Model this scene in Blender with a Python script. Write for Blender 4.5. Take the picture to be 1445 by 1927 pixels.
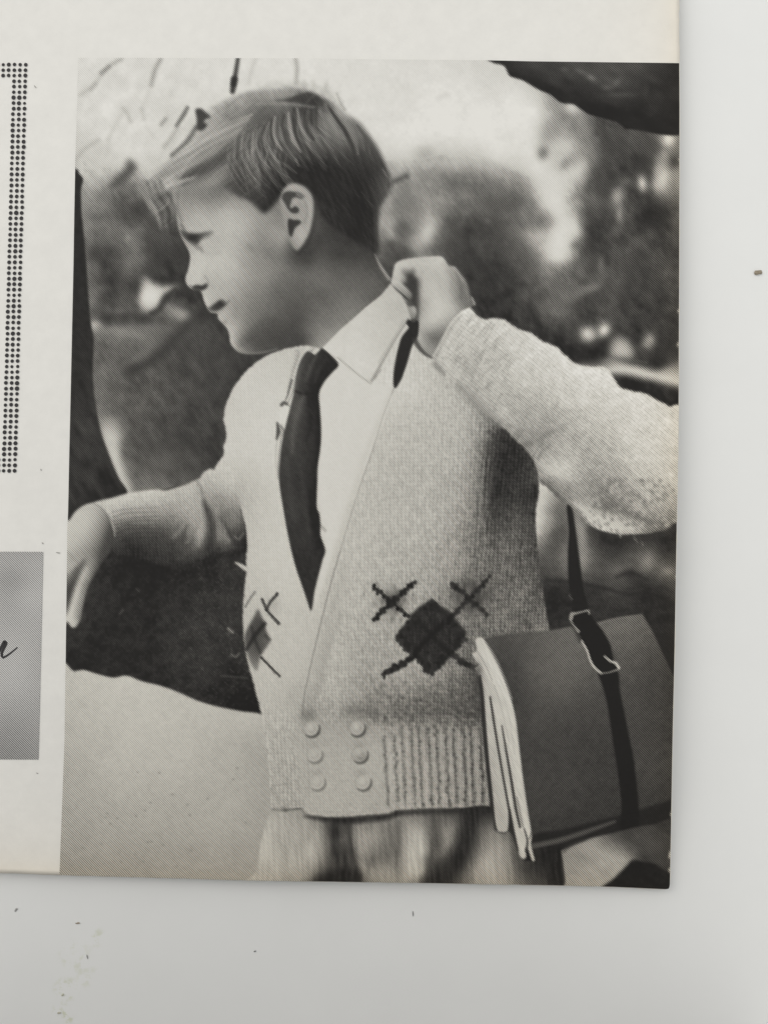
import bpy, bmesh, math
import numpy as np
from mathutils import Matrix, Vector

scene = bpy.context.scene
for o in list(bpy.data.objects):
    bpy.data.objects.remove(o)

# ---------------------------------------------------------------- camera (phone held flat above the page)
# World: metres, origin at the upper left corner of the printed picture, table top in the XY plane.
PW = 0.140                    # width of the printed picture
PAGE = 0.0016                 # thickness of the folded leaflet
F, CX, CY = 1447.0, 722.5, 963.5
SRC = np.array([(150, 108), (1278, 118), (1260, 1673), (113, 1647)], float)
DST = [(0, 0), (1, 0), (1, -1.361), (0, -1.361)]
_A = []
for (X, Y), (u, v) in zip(DST, SRC):
    _A.append([X, Y, 1, 0, 0, 0, -u * X, -u * Y, -u]); _A.append([0, 0, 0, X, Y, 1, -v * X, -v * Y, -v])
_h = np.linalg.svd(np.array(_A))[2][-1].reshape(3, 3)
_h = np.linalg.inv(np.array([[F, 0, CX], [0, F, CY], [0, 0, 1]])) @ _h
_h /= np.linalg.norm(_h[:, 0])
if _h[2, 2] < 0:
    _h = -_h
_r1 = _h[:, 0]; _r2 = _h[:, 1] - (_h[:, 1] @ _r1) * _r1; _r2 /= np.linalg.norm(_r2)
RC = np.stack([_r1, _r2, np.cross(_r1, _r2)], 1)          # camera-from-world (x right, y down, z ahead)
CAM = -RC.T @ (_h[:, 2] * PW) + np.array([0, 0, PAGE])
cam = bpy.data.cameras.new('camera')
cam.sensor_fit = 'VERTICAL'; cam.sensor_height = 24.0
cam.lens = F / 1927.0 * 24.0
cam.clip_start = 0.001; cam.clip_end = 50.0
camo = bpy.data.objects.new('camera', cam); scene.collection.objects.link(camo)
_m = np.eye(4); _m[:3, :3] = RC.T @ np.diag([1, -1, -1]); _m[:3, 3] = CAM
camo.matrix_world = Matrix(_m.tolist())
scene.camera = camo


def at(x, y, z=PAGE):
    """the point at height z that the photograph shows at pixel (x, y); x, y may be arrays"""
    x = np.asarray(x, float); y = np.asarray(y, float)
    d = np.stack([(x - CX) / F, (y - CY) / F, np.ones_like(x)], -1) @ RC      # camera ray in world axes
    t = (z - CAM[2]) / d[..., 2]
    return CAM + d * t[..., None]


# ---------------------------------------------------------------- daylight
SUN_EL, SUN_AZ = math.radians(38), math.radians(-50)      # azimuth from +Y (top of the picture) towards +X
world = bpy.data.worlds.new('World'); scene.world = world; world.use_nodes = True
wn = world.node_tree.nodes; wl = world.node_tree.links
bg = wn['Background']; sky = wn.new('ShaderNodeTexSky')
sky.sky_type = 'NISHITA'; sky.sun_disc = False
sky.sun_elevation = SUN_EL; sky.sun_rotation = SUN_AZ
sky.dust_density = 4.0; sky.air_density = 1.0; sky.ozone_density = 0.3
cloud = wn.new('ShaderNodeMix'); cloud.data_type = 'RGBA'; cloud.inputs['Factor'].default_value = .86      # thin even cloud over the blue
cloud.inputs['B'].default_value = (7.30, 7.24, 7.0, 1)
wl.new(sky.outputs[0], cloud.inputs['A']); wl.new(cloud.outputs['Result'], bg.inputs[0]); bg.inputs[1].default_value = 0.132
sun = bpy.data.lights.new('sun', 'SUN'); sun.energy = .5; sun.angle = math.radians(36); sun.color = (1.0, 0.975, 0.93)
suno = bpy.data.objects.new('sun', sun); scene.collection.objects.link(suno)
suno.rotation_euler = Vector((math.sin(SUN_AZ) * math.cos(SUN_EL), math.cos(SUN_AZ) * math.cos(SUN_EL), math.sin(SUN_EL))).to_track_quat('Z', 'Y').to_euler()
scene.view_settings.view_transform = 'Standard'; scene.view_settings.look = 'None'
scene.view_settings.exposure = 0.0; scene.view_settings.gamma = 1.0; scene.view_settings.use_curve_mapping = False

# ---------------------------------------------------------------- the printed halftone picture
# The photograph shows a printed page, so the page's ink is worked out here as a field of grey tones
# (0..255) with one id per printed subject; it is carried by real, dense sheet geometry further down.
ST = 1.5
PX0, PY0, PX1, PY1 = 96.0, 96.0, 1292.0, 1690.0
GW = int((PX1 - PX0) / ST) + 1
GH = int((PY1 - PY0) / ST) + 1
T = np.full((GH, GW), 216.0)
ID = np.zeros((GH, GW), np.int16)
NAMES = ['sky']
RS = np.random.RandomState(7)


def nid(name):
    if name not in NAMES:
        NAMES.append(name)
    return NAMES.index(name)


def spline(pts, closed=True, n=6):
    P = np.array([p[:2] for p in pts], float)
    m = len(P)
    out = []
    rng = range(m) if closed else range(m - 1)
    for i in rng:
        if closed:
            a, b, c, d = P[i - 1], P[i], P[(i + 1) % m], P[(i + 2) % m]
        else:
            a, b, c, d = P[max(i - 1, 0)], P[i], P[i + 1], P[min(i + 2, m - 1)]
        for k in range(n):
            t = k / n
            # centripetal-ish: tension .5 Catmull-Rom softened
            out.append(b + .45 * (c - a) * t + (3 * (c - b) - .45 * (2 * (c - a) + (d - b))) * t * t
                       + (-2 * (c - b) + .45 * ((c - a) + (d - b))) * t ** 3)
    if not closed:
        out.append(P[-1])
    return np.array(out)


def win(x0, y0, x1, y1, pad=0):
    a = max(int((x0 - pad - PX0) / ST), 0); b = min(int((x1 + pad - PX0) / ST) + 2, GW)
    c = max(int((y0 - pad - PY0) / ST), 0); d = min(int((y1 + pad - PY0) / ST) + 2, GH)
    return slice(c, max(d, c)), slice(a, max(b, a))


def box1(a, r, ax):
    if r < 1:
        return a
    p = [(0, 0), (0, 0)]; p[ax] = (r + 1, r)
    c = np.cumsum(np.pad(a, p, mode='edge'), axis=ax)
    n = a.shape[ax]
    k = 2 * r + 1
    if ax == 0:
        return (c[k:k + n] - c[:n]) / k
    return (c[:, k:k + n] - c[:, :n]) / k


def blur(a, s):
    """gaussian-like blur, sigma s in photo pixels"""
    s = s / ST
    if s <= .3:
        return a
    if s < 1.6:
        n = max(int(3 * s + 1), 1)
        k = np.exp(-.5 * (np.arange(-n, n + 1) / s) ** 2); k /= k.sum()
        for ax in (0, 1):
            p = [(0, 0), (0, 0)]; p[ax] = (n, n)
            q = np.pad(a, p, mode='edge'); o = np.zeros_like(a)
            for i, w in enumerate(k):
                o += w * (q[i:i + a.shape[0]] if ax == 0 else q[:, i:i + a.shape[1]])
            a = o
        return a
    r = max(int(round((math.sqrt(4 * s * s + 1) - 1) / 2)), 1)
    for _ in range(3):
        a = box1(box1(a, r, 0), r, 1)
    return a


def poly(pts, smooth=True, bl=1.2, rough=0.0):
    """coverage mask of a closed outline -> (rows, cols), alpha"""
    P = spline(pts) if smooth else np.array(pts, float)
    if rough:
        Q_ = np.concatenate([np.linspace(P[i], P[(i + 1) % len(P)], max(int(np.hypot(*(P[(i + 1) % len(P)] - P[i])) / 3), 1), endpoint=False) for i in range(len(P))])
        P = Q_ + rough * np.random.RandomState(len(Q_)).randn(*Q_.shape)
    sl = win(P[:, 0].min(), P[:, 1].min(), P[:, 0].max(), P[:, 1].max(), 4 * bl + 4)
    h = sl[0].stop - sl[0].start; w = sl[1].stop - sl[1].start
    m = np.zeros((h, w))
    if h <= 0 or w <= 0:
        return sl, m
    Q = np.roll(P, -1, 0)
    x1, y1, x2, y2 = P[:, 0], P[:, 1], Q[:, 0], Q[:, 1]
    cols = np.arange(w)
    SUB = 2
    for r in range(h):
        for s in range(SUB):
            y = PY0 + (sl[0].start + r + (s + .5) / SUB - .5) * ST
            k = (y1 <= y) != (y2 <= y)
            if not k.any():
                continue
            xs = np.sort(x1[k] + (y - y1[k]) / (y2[k] - y1[k]) * (x2[k] - x1[k]))
            xs = (xs - PX0) / ST - sl[1].start
            for i in range(0, len(xs) - 1, 2):
                a, b = xs[i], xs[i + 1]
                i0 = max(int(a) - 1, 0); i1 = min(int(b) + 3, w)
                if i1 > i0:
                    c = cols[i0:i1]
                    m[r, i0:i1] += np.clip(np.minimum(b, c + .5) - np.maximum(a, c - .5), 0, 1) / SUB
    return sl, np.clip(blur(m, bl), 0, 1)


def grid(sl):
    x = PX0 + ST * np.arange(sl[1].start, sl[1].stop)
    y = PY0 + ST * np.arange(sl[0].start, sl[0].stop)
    return x[None, :], y[:, None]


def tps(pts, sl, reg=.002):
    """smooth tone field through (x, y, tone) samples"""
    p = np.array(pts, float)
    n = len(p)
    X = p[:, :2] / 100.0
    d2 = ((X[:, None] - X[None]) ** 2).sum(-1)
    Kf = lambda d: np.where(d > 1e-12, d * np.log(np.maximum(d, 1e-12)), 0) * .5
    A = np.zeros((n + 3, n + 3)); A[:n, :n] = Kf(d2) + reg * np.eye(n)
    A[:n, n] = 1; A[:n, n + 1:] = X; A[n, :n] = 1; A[n + 1:, :n] = X.T
    w = np.linalg.solve(A, np.concatenate([p[:, 2], [0, 0, 0]]))
    h = sl[0].stop - sl[0].start; wd = sl[1].stop - sl[1].start
    q = 5
    gx = np.arange(0, wd + q, q); gy = np.arange(0, h + q, q)
    xx = (PX0 + ST * (sl[1].start + gx)) / 100; yy = (PY0 + ST * (sl[0].start + gy)) / 100
    F = w[n] + w[n + 1] * xx[None] + w[n + 2] * yy[:, None]
    for i in range(n):
        F = F + w[i] * Kf((xx[None] - X[i, 0]) ** 2 + (yy[:, None] - X[i, 1]) ** 2)
    F = np.clip(F, p[:, 2].min() - 6, p[:, 2].max() + 6)
    fy = np.arange(h) / q; fx = np.arange(wd) / q
    iy = fy.astype(int); ix = fx.astype(int); ty = (fy - iy)[:, None]; tx = (fx - ix)[None]
    iy1 = np.minimum(iy + 1, len(gy) - 1); ix1 = np.minimum(ix + 1, len(gx) - 1)
    return ((F[iy][:, ix] * (1 - tx) + F[iy][:, ix1] * tx) * (1 - ty) + (F[iy1][:, ix] * (1 - tx) + F[iy1][:, ix1] * tx) * ty)


def full(m):
    o = np.zeros((GH, GW)); o[m[0]] = m[1]
    return o


def region(name, pts, tone, smooth=True, bl=1.2, op=1.0, own=True, rough=0.0):
    sl, m = poly(pts, smooth, bl, rough)
    if isinstance(tone, (list, tuple)):
        tone = tps(tone, sl)
    T[sl] = T[sl] * (1 - m * op) + tone * m * op
    if own:
        ID[sl][m > .5] = nid(name)
    return sl, m


def put(sl, a, tone, clip):
    if clip is not None:
        f = np.zeros((GH, GW)); f[clip[0]] = clip[1]
        a = a * f[sl]
    T[sl] = T[sl] * (1 - a) + tone * a


def stroke(pts, w, tone, op=1.0, bl=1.0, clip=None, name=None, straight=False, n=5):
    """tapered line: w is a number or one width per point"""
    P = np.array([p[:2] for p in pts], float) if straight else spline(pts, False, n)
    ws = np.full(len(pts), float(w)) if np.isscalar(w) else np.array(w, float)
    W = np.interp(np.linspace(0, 1, len(P)), np.linspace(0, 1, len(ws)), ws) / 2
    mw = W.max()
    sl = win(P[:, 0].min(), P[:, 1].min(), P[:, 0].max(), P[:, 1].max(), mw + 3 * bl + 2)
    x, y = grid(sl)
    if x.size == 0 or y.size == 0:
        return
    A = np.zeros((y.size, x.size))
    for i in range(len(P) - 1):
        s2 = win(min(P[i, 0], P[i + 1, 0]), min(P[i, 1], P[i + 1, 1]), max(P[i, 0], P[i + 1, 0]), max(P[i, 1], P[i + 1, 1]), mw + 2 * bl + 2)
        r = slice(max(s2[0].start - sl[0].start, 0), s2[0].stop - sl[0].start)
        c = slice(max(s2[1].start - sl[1].start, 0), s2[1].stop - sl[1].start)
        xs, ys = x[:, c], y[r]
        dx, dy = P[i + 1] - P[i]
        t = np.clip(((xs - P[i, 0]) * dx + (ys - P[i, 1]) * dy) / max(dx * dx + dy * dy, 1e-9), 0, 1)
        d = np.sqrt((xs - P[i, 0] - t * dx) ** 2 + (ys - P[i, 1] - t * dy) ** 2)
        ww = W[i] + (W[i + 1] - W[i]) * t
        a = np.clip((ww - d) / max(3.4 * bl, .5) + .5, 0, 1)
        a = a * a * (3 - 2 * a)
        A[r, c] = np.maximum(A[r, c], a)
    put(sl, A * op, tone, clip)
    if name:
        ID[sl][A > .5] = nid(name)


def blob(x0, y0, rx, ry, tone, op=1.0, ang=0, clip=None, hard=1.0):
    R = max(rx, ry) * 2.4
    sl = win(x0 - R, y0 - R, x0 + R, y0 + R)
    x, y = grid(sl)
    if x.size == 0 or y.size == 0:
        return
    c, s = math.cos(math.radians(ang)), math.sin(math.radians(ang))
    u = ((x - x0) * c + (y - y0) * s) / rx; v = (-(x - x0) * s + (y - y0) * c) / ry
    put(sl, op * np.exp(-.69 * (u * u + v * v) ** hard), tone, clip)


def noise(scale, seed, ax=1.0, ang=0.0):
    """smooth value noise, about -1..1; scale in photo px, stretched by ax along ang"""
    r = np.random.RandomState(seed)
    x = (PX0 + ST * np.arange(GW))[None]; y = (PY0 + ST * np.arange(GH))[:, None]
    c, s = math.cos(math.radians(ang)), math.sin(math.radians(ang))
    u = (x * c + y * s) / (scale * ax) + 400; v = (-x * s + y * c) / scale + 400
    iu = np.floor(u).astype(int); iv = np.floor(v).astype(int)
    fu = u - iu; fv = v - iv
    fu = fu * fu * (3 - 2 * fu); fv = fv * fv * (3 - 2 * fv)
    tab = r.rand(1024, 1024) * 2 - 1
    g = lambda a, b: tab[b % 1024, a % 1024]
    return (g(iu, iv) * (1 - fu) + g(iu + 1, iv) * fu) * (1 - fv) + (g(iu, iv + 1) * (1 - fu) + g(iu + 1, iv + 1) * fu) * fv


def texture(m, field, amp):
    sl, a = m
    T[sl] += a * amp * field[sl]


def add(sl, a, d):
    T[sl] += a * d


# ---- far scenery: sky glare, foliage, bank, dark ground
ALL = (slice(0, GH), slice(0, GW))
T[:] = tps([
    (110, 100, 218), (300, 120, 218), (420, 150, 216), (600, 110, 217), (800, 130, 215), (920, 190, 216), (760, 220, 216),
    (960, 250, 217), (1010, 215, 217), (150, 210, 215), (250, 210, 215), (180, 262, 212), (280, 275, 212), (330, 230, 212),
    (700, 180, 216), (760, 290, 206), (850, 270, 213), (930, 290, 214), (230, 310, 196), (165, 300, 190), (270, 330, 180), (180, 330, 182),
    (200, 350, 150), (240, 352, 115), (200, 385, 108), (180, 400, 112), (250, 400, 90), (300, 450, 78), (205, 440, 106), (240, 438, 104),
    (330, 480, 62), (205, 480, 74), (172, 500, 96), (245, 492, 116), (285, 500, 66), (340, 510, 58), (220, 520, 80), (190, 540, 64),
    (250, 545, 70), (172, 565, 116), (180, 588, 98), (210, 570, 82), (235, 575, 86), (320, 560, 66), (360, 580, 66), (400, 600, 62),
    (250, 652, 98), (215, 680, 95), (205, 720, 97), (300, 720, 90), (400, 650, 70), (400, 750, 72), (350, 800, 72), (250, 760, 90),
    (300, 650, 95), (330, 680, 78), (410, 800, 66), (230, 800, 105), (300, 880, 96), (350, 890, 88), (400, 850, 66), (290, 830, 78),
    (255, 890, 112), (300, 780, 82),
    (765, 335, 140), (800, 320, 160), (850, 335, 135), (900, 335, 124), (930, 312, 186), (760, 390, 138), (800, 400, 148), (850, 380, 122), (900, 400, 100), (950, 385, 100),
    (940, 335, 150), (980, 345, 146), (995, 380, 116), (725, 400, 152), (735, 440, 146), (760, 430, 108), (755, 475, 82), (790, 470, 135),
    (850, 440, 76), (880, 470, 70), (905, 430, 82), (950, 450, 90), (985, 465, 105), (900, 505, 62), (850, 520, 64), (950, 550, 62), (1000, 560, 76),
    (950, 620, 46), (900, 590, 54), (1000, 600, 60), (1030, 640, 46),
    (1010, 250, 212), (1008, 330, 208), (1040, 215, 160), (1070, 240, 150), (1110, 265, 128), (1100, 300, 122), (1035, 335, 204),
    (1030, 380, 208), (1050, 420, 206), (1075, 430, 200), (1070, 460, 190), (1050, 482, 202), (1026, 450, 186), (1008, 420, 128), (1000, 445, 168),
    (1060, 505, 130), (1092, 450, 112), (1100, 430, 86), (1100, 480, 82), (1130, 245, 84), (1150, 280, 74), (1180, 255, 86), (1200, 300, 64),
    (1150, 330, 66), (1100, 360, 96), (1120, 400, 80), (1085, 345, 150), (1160, 420, 76), (1200, 380, 72), (1230, 400, 54), (1200, 450, 74), (1250, 470, 72), (1150, 460, 76),
    (1080, 555, 104), (1060, 570, 104), (1040, 590, 98), (1100, 580, 72), (1150, 570, 86), (1200, 550, 70), (1180, 600, 64), (1250, 600, 60),
    (1130, 640, 50), (1200, 650, 52), (1090, 650, 48), (1270, 520, 76), (1270, 660, 60), (1270, 400, 90), (1250, 340, 110),
], ALL)
for i_, (s_, a_) in enumerate(((26, 9), (13, 10), (7, 7), (4, 4))):
    T += np.where(T < 190, 1, .12) * a_ * noise(s_, 20 + i_, 1.5, 60)
ID[:] = nid('sky')
fol_l = [(100, 318), (175, 345), (205, 345), (240, 300), (262, 308), (270, 335), (300, 380), (330, 440), (360, 480), (380, 560), (440, 660), (470, 700), (470, 960), (240, 960), (100, 960)]
sl, m = poly(fol_l); ID[sl][m > .5] = nid('foliage')
fol_r = [(715, 340), (760, 310), (800, 290), (830, 300), (860, 310), (900, 308), (950, 318), (1000, 350), (1040, 260), (1020, 230), (1055, 190), (1300, 230), (1300, 720), (1100, 700), (900, 640), (700, 520)]
sl, m = poly(fol_r); ID[sl][m > .5] = nid('foliage')

sk_ = np.clip((T - 196) / 12, 0, 1)
T += sk_ * (-3 + 2.4 * noise(20, 25) + 2.2 * noise(9, 26) + 1.6 * noise(4, 27)) + sk_ * np.clip((470 - (PX0 + ST * np.arange(GW))[None]) / 120, 0, 1) * (5 * noise(26, 28) + 5 * noise(12, 29, 2, -50) - 3)
# twigs against the sky, left
for p_, w_, t_, o_ in (
    ([(230, 110), (205, 126), (180, 158), (150, 180)], 8, 186, .6), ([(304, 110), (285, 160), (266, 206), (246, 228), (236, 208), (205, 262), (200, 300)], 7, 196, .55), ([(268, 206), (282, 246), (310, 290)], 6, 200, .5), ([(352, 203), (330, 244), (300, 300)], 10, 176, .4), ([(228, 112), (210, 122), (192, 136)], 6, 140, .7), ([(205, 126), (192, 138)], 6, 96, .6), ([(192, 136), (178, 160), (152, 178)], 7, 160, .55),
    ([(180, 158), (172, 168)], 8, 140, .5), ([(302, 112), (292, 132), (285, 160)], 7, 120, .75), ([(285, 160), (275, 190), (266, 205)], 5, 190, .6),
    ([(232, 204), (240, 214), (246, 228)], 5, 150, .65), ([(236, 208), (222, 226), (205, 262)], 5, 180, .6), ([(268, 206), (271, 224)], 7, 165, .6),
    ([(143, 300), (158, 282), (185, 264)], 8, 158, .65), ([(274, 238), (290, 258)], 5, 186, .5), ([(205, 262), (202, 290)], 8, 178, .5), ([(178, 300), (178, 325)], 7, 180, .4),
    ([(482, 112), (474, 130), (468, 156)], 6, 168, .55), ([(556, 110), (559, 128), (557, 156)], 6, 128, .75), ([(500, 165), (520, 158), (552, 166)], 10, 168, .5),
    ([(455, 112), (438, 165)], 14, 200, .35),
    ([(448, 110), (444, 136), (440, 158)], (7, 8, 10), 54, .92), ([(441, 150), (438, 172)], (13, 9), 44, .95),
    ([(366, 120), (362, 148)], 8, 196, .4), ([(826, 185), (840, 178)], 9, 192, .6)):
    stroke(p_, w_, t_ if t_ < 70 else t_ + 4, o_ * (.95 if t_ < 70 else .78), 2.6 if t_ < 70 else 3.6)
sl, m = poly([(240, 300), (252, 305), (258, 318), (240, 338), (225, 352), (203, 356), (222, 330), (236, 318)], True, 5); T[sl] = T[sl] * (1 - m) + 86 * m
# left foliage masses
for b_ in ((260, 398, 22, 16, 58, .7), (300, 430, 20, 22, 66, .6), (215, 478, 30, 10, 62, .6, 20), (180, 478, 14, 12, 58, .7), (250, 488, 16, 14, 128, .5), (206, 448, 26, 14, 120, .4),
           (242, 448, 6, 7, 168, .6), (220, 515, 16, 14, 60, .6), (178, 512, 10, 16, 112, .5), (300, 470, 26, 10, 64, .6), (340, 470, 12, 18, 66, .5), (345, 490, 20, 30, 56, .5), (290, 500, 18, 18, 62, .6),
           (170, 430, 9, 22, 130, .4), (188, 562, 16, 12, 66, .5), (200, 600, 16, 11, 54, .9), (236, 598, 11, 12, 58, .75), (272, 602, 15, 11, 54, .8), (245, 560, 30, 12, 100, .4), (225, 585, 14, 6, 120, .5),
           (178, 612, 12, 9, 186, .85), (176, 560, 10, 18, 128, .5, 30), (230, 622, 40, 8, 140, .7, 4), (290, 618, 36, 10, 134, .65), (332, 588, 28, 12, 164, .85, 25), (346, 597, 12, 8, 172, .6, 20), (262, 680, 34, 10, 126, .4, -38), (205, 640, 40, 7, 128, .35, 8), (180, 585, 10, 14, 124, .4), (250, 632, 50, 8, 148, .5, 6),
           (190, 420, 26, 9, 122, .5, -20), (225, 432, 22, 10, 118, .5, 25), (250, 455, 14, 8, 120, .4), (192, 542, 14, 8, 118, .4), (235, 512, 10, 20, 112, .35, 20), (215, 405, 14, 10, 92, .4), (195, 392, 10, 9, 128, .4), (268, 492, 9, 12, 120, .4), (300, 585, 20, 8, 96, .5), (180, 585, 14, 8, 70, .4), (275, 662, 24, 12, 120, .4, -30), (310, 625, 30, 14, 112, .4)):
    blob(*b_[:5], op=b_[5], ang=b_[6] if len(b_) > 6 else 0)
region('foliage', [(270, 519), (280, 524), (292, 534), (306, 538), (322, 536), (338, 540), (322, 550), (308, 556), (302, 568), (292, 582), (278, 588), (266, 582), (262, 566), (266, 545)], [(272, 525, 158), (285, 540, 198), (280, 560, 214), (305, 546, 190), (335, 541, 168), (272, 580, 176), (292, 575, 186)], True, 4.5, .95, False)
blob(284, 560, 14, 14, 212, .8)
stroke([(330, 545), (312, 562), (300, 582), (285, 590)], (8, 12, 10, 6), 48, .75, 4)
stroke([(420, 570), (385, 590), (360, 606), (330, 638), (300, 668), (262, 694), (242, 700)], (20, 26, 20, 18, 20, 22, 14), 54, .72, 7)
blob(255, 695, 14, 9, 50, .5)
for b_ in ((350, 640, 60, 40, 70, .35), (420, 700, 40, 60, 66, .5), (330, 850, 60, 40, 66, .5), (280, 700, 20, 8, 108, .4), (225, 728, 12, 30, 104, .4), (300, 870, 24, 16, 116, .5, -10), (330, 860, 16, 10, 92, .4)):
    blob(*b_[:5], op=b_[5], ang=b_[6] if len(b_) > 6 else 0)
# bright bank beside the trunk
region('foliage', [(188, 770), (205, 772), (226, 792), (232, 820), (226, 840), (236, 880), (252, 926), (236, 930), (214, 880), (196, 832)], [(196, 780, 118), (215, 790, 140), (212, 825, 196), (206, 838, 190), (222, 850, 188), (226, 885, 196), (244, 922, 176), (228, 800, 130), (232, 850, 150)], True, 5, .9, False)
# right foliage details
for b_ in ((800, 290, 16, 12, 150, .55), (745, 345, 9, 6, 62, .0), (840, 340, 30, 16, 112, .45, 20), (855, 345, 14, 10, 88, .5), (770, 375, 24, 14, 120, .5), (750, 400, 18, 16, 110, .5), (860, 395, 26, 10, 96, .5),
           (930, 350, 22, 18, 110, .55, 50), (930, 385, 30, 14, 84, .6), (965, 385, 14, 16, 92, .5), (985, 400, 12, 16, 140, .5), (840, 310, 20, 8, 178, .5), (895, 308, 22, 8, 168, .5), (955, 325, 30, 8, 140, .5, 20),
           (722, 440, 8, 14, 96, .5), (735, 420, 9, 14, 168, .5), (756, 430, 10, 10, 96, .6), (802, 440, 15, 30, 198, .85, 22), (786, 462, 9, 12, 166, .6, 30), (776, 455, 6, 8, 150, .3), (735, 462, 16, 12, 74, .7), (760, 478, 20, 8, 70, .6), (815, 470, 22, 10, 84, .5),
           (852, 425, 14, 16, 72, .5), (900, 432, 18, 12, 64, .6), (840, 440, 6, 9, 118, .4), (880, 480, 40, 30, 66, .4), (960, 430, 30, 24, 100, .35), (960, 465, 24, 20, 94, .35), (920, 520, 40, 30, 60, .4), (1000, 500, 22, 20, 72, .5),
           (1022, 288, 10, 12, 104, .85), (1032, 250, 16, 24, 142, .7, 15), (1050, 240, 12, 20, 138, .6), (1066, 275, 16, 15, 196, .85, 45), (1076, 203, 16, 10, 208, .85, 30), (1052, 200, 10, 8, 148, .7), (1092, 238, 20, 26, 140, .5),
           (1062, 310, 14, 9, 116, .75, -40), (1085, 322, 14, 22, 204, .85, 35), (1100, 312, 8, 9, 190, .4), (1080, 240, 8, 10, 116, .5), (1040, 335, 20, 30, 208, .6), (1045, 300, 10, 18, 178, .5, 20),
           (1114, 300, 9, 26, 124, .5), (1126, 320, 12, 14, 76, .6), (1140, 270, 8, 20, 66, .6), (1165, 270, 20, 20, 70, .4), (1210, 270, 22, 26, 78, .5), (1212, 310, 18, 24, 54, .7), (1180, 340, 10, 9, 116, .6), (1208, 346, 8, 14, 192, .95, -8),
           (1257, 262, 11, 13, 214, .98), (1250, 292, 8, 9, 142, .8), (1246, 336, 13, 26, 202, .95, 8), (1240, 318, 9, 18, 176, .5), (1236, 348, 8, 9, 186, .5, 0), (1276, 338, 8, 20, 152, .7), (1268, 305, 10, 12, 52, .7), (1160, 372, 11, 18, 168, .85, 10), (1165, 402, 6, 16, 152, .7), (1150, 388, 10, 12, 104, .5),
           (1120, 375, 16, 16, 108, .5), (1132, 350, 14, 12, 96, .5), (1140, 400, 9, 10, 60, .6), (1230, 405, 18, 24, 46, .75, 20), (1215, 375, 14, 12, 58, .5), (1222, 440, 8, 10, 100, .5), (1270, 420, 9, 14, 104, .5),
           (1034, 415, 11, 12, 128, .45), (1016, 415, 14, 16, 108, .75, 50), (1048, 395, 26, 12, 208, .7, 60), (1080, 430, 12, 20, 208, .8), (1052, 478, 16, 14, 210, .8), (1010, 450, 12, 14, 176, .6), (1000, 480, 8, 10, 120, .3), (1072, 400, 8, 9, 176, .5), (1096, 415, 8, 14, 100, .4),
           (1084, 462, 9, 8, 96, .6), (1130, 498, 7, 16, 118, .8), (1134, 516, 9, 12, 104, .6), (1110, 470, 10, 12, 66, .5), (1108, 500, 14, 14, 76, .5), (1095, 500, 8, 14, 116, .4, 30), (1112, 542, 20, 7, 128, .7, -18), (1090, 552, 24, 8, 116, .6, -25), (1040, 575, 22, 20, 108, .5),
           (1050, 545, 10, 18, 92, .5), (1100, 570, 18, 10, 62, .6, -25), (1170, 530, 14, 18, 92, .4), (1165, 500, 12, 16, 84, .4), (1200, 500, 14, 20, 62, .5), (1220, 540, 20, 18, 76, .4), (1175, 560, 12, 20, 58, .5, 30), (1160, 600, 26, 10, 86, .4, 35), (1150, 640, 14, 14, 46, .7),
           (1105, 628, 13, 13, 196, .98), (1112, 632, 8, 8, 190, .5), (1136, 621, 10, 12, 204, .98, 30), (1223, 641, 11, 13, 166, .9), (1217, 648, 9, 7, 154, .6), (1195, 640, 8, 14, 50, .6), (1250, 640, 14, 22, 56, .6), (1140, 658, 10, 12, 42, .8), (1092, 668, 14, 10, 56, .5), (1245, 665, 20, 16, 54, .7)):
    blob(*b_[:5], op=b_[5], ang=b_[6] if len(b_) > 6 else 0)
stroke([(736, 344), (750, 338), (764, 331)], (9, 7, 9), 66, .7, 4.5)
region('foliage', [(1150, 640), (1162, 632), (1180, 640), (1195, 668), (1176, 676), (1146, 672)], [(1162, 640, 160), (1165, 658, 186), (1188, 668, 172), (1150, 670, 156)], True, 6, .95, False)
blob(1150, 682, 14, 8, 150, .8)
region('water', [(1085, 688), (1100, 682), (1120, 684), (1150, 674), (1178, 682), (1210, 690), (1235, 696), (1255, 688), (1290, 676), (1290, 726), (1225, 716), (1180, 706), (1150, 704), (1120, 700)],
       [(1090, 688, 150), (1130, 684, 120), (1160, 690, 184), (1200, 694, 194), (1225, 700, 188), (1270, 700, 164), (1278, 712, 186), (1120, 694, 156), (1240, 690, 136)], True, 4.5, .95)
stroke([(1160, 677), (1195, 679), (1215, 682)], 4, 110, .5, 2.5)
# dark ground behind the boy, lower left and right of the body
region('ground', [(96, 1000), (240, 940), (480, 930), (520, 1360), (497, 1347), (450, 1338), (400, 1328), (370, 1318), (330, 1300), (290, 1288), (270, 1283), (240, 1272), (215, 1276), (180, 1268), (155, 1262), (96, 1264)],
       [(130, 1000, 55), (130, 1120, 62), (130, 1200, 50), (200, 1180, 44), (300, 1100, 40), (400, 1100, 48), (300, 1200, 48), (350, 1250, 56), (440, 1130, 56), (430, 1220, 52), (470, 1330, 30), (300, 1280, 40), (200, 1260, 42), (150, 1240, 40), (420, 1290, 44), (240, 1080, 36), (350, 1060, 38)], True, 2)
GR = poly([(96, 1000), (240, 940), (480, 930), (520, 1360), (400, 1328), (290, 1288), (215, 1276), (96, 1264)], True, 3)
texture(GR, noise(22, 30), 5); texture(GR, noise(12, 31), 5); texture(GR, noise(5, 32), 6 ); texture(GR, (np.maximum(noise(4, 33), .3) - .3) * np.clip(((PX0 + ST * np.arange(GW))[None] - 230) / 160, .15, 1), 26)
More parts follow.
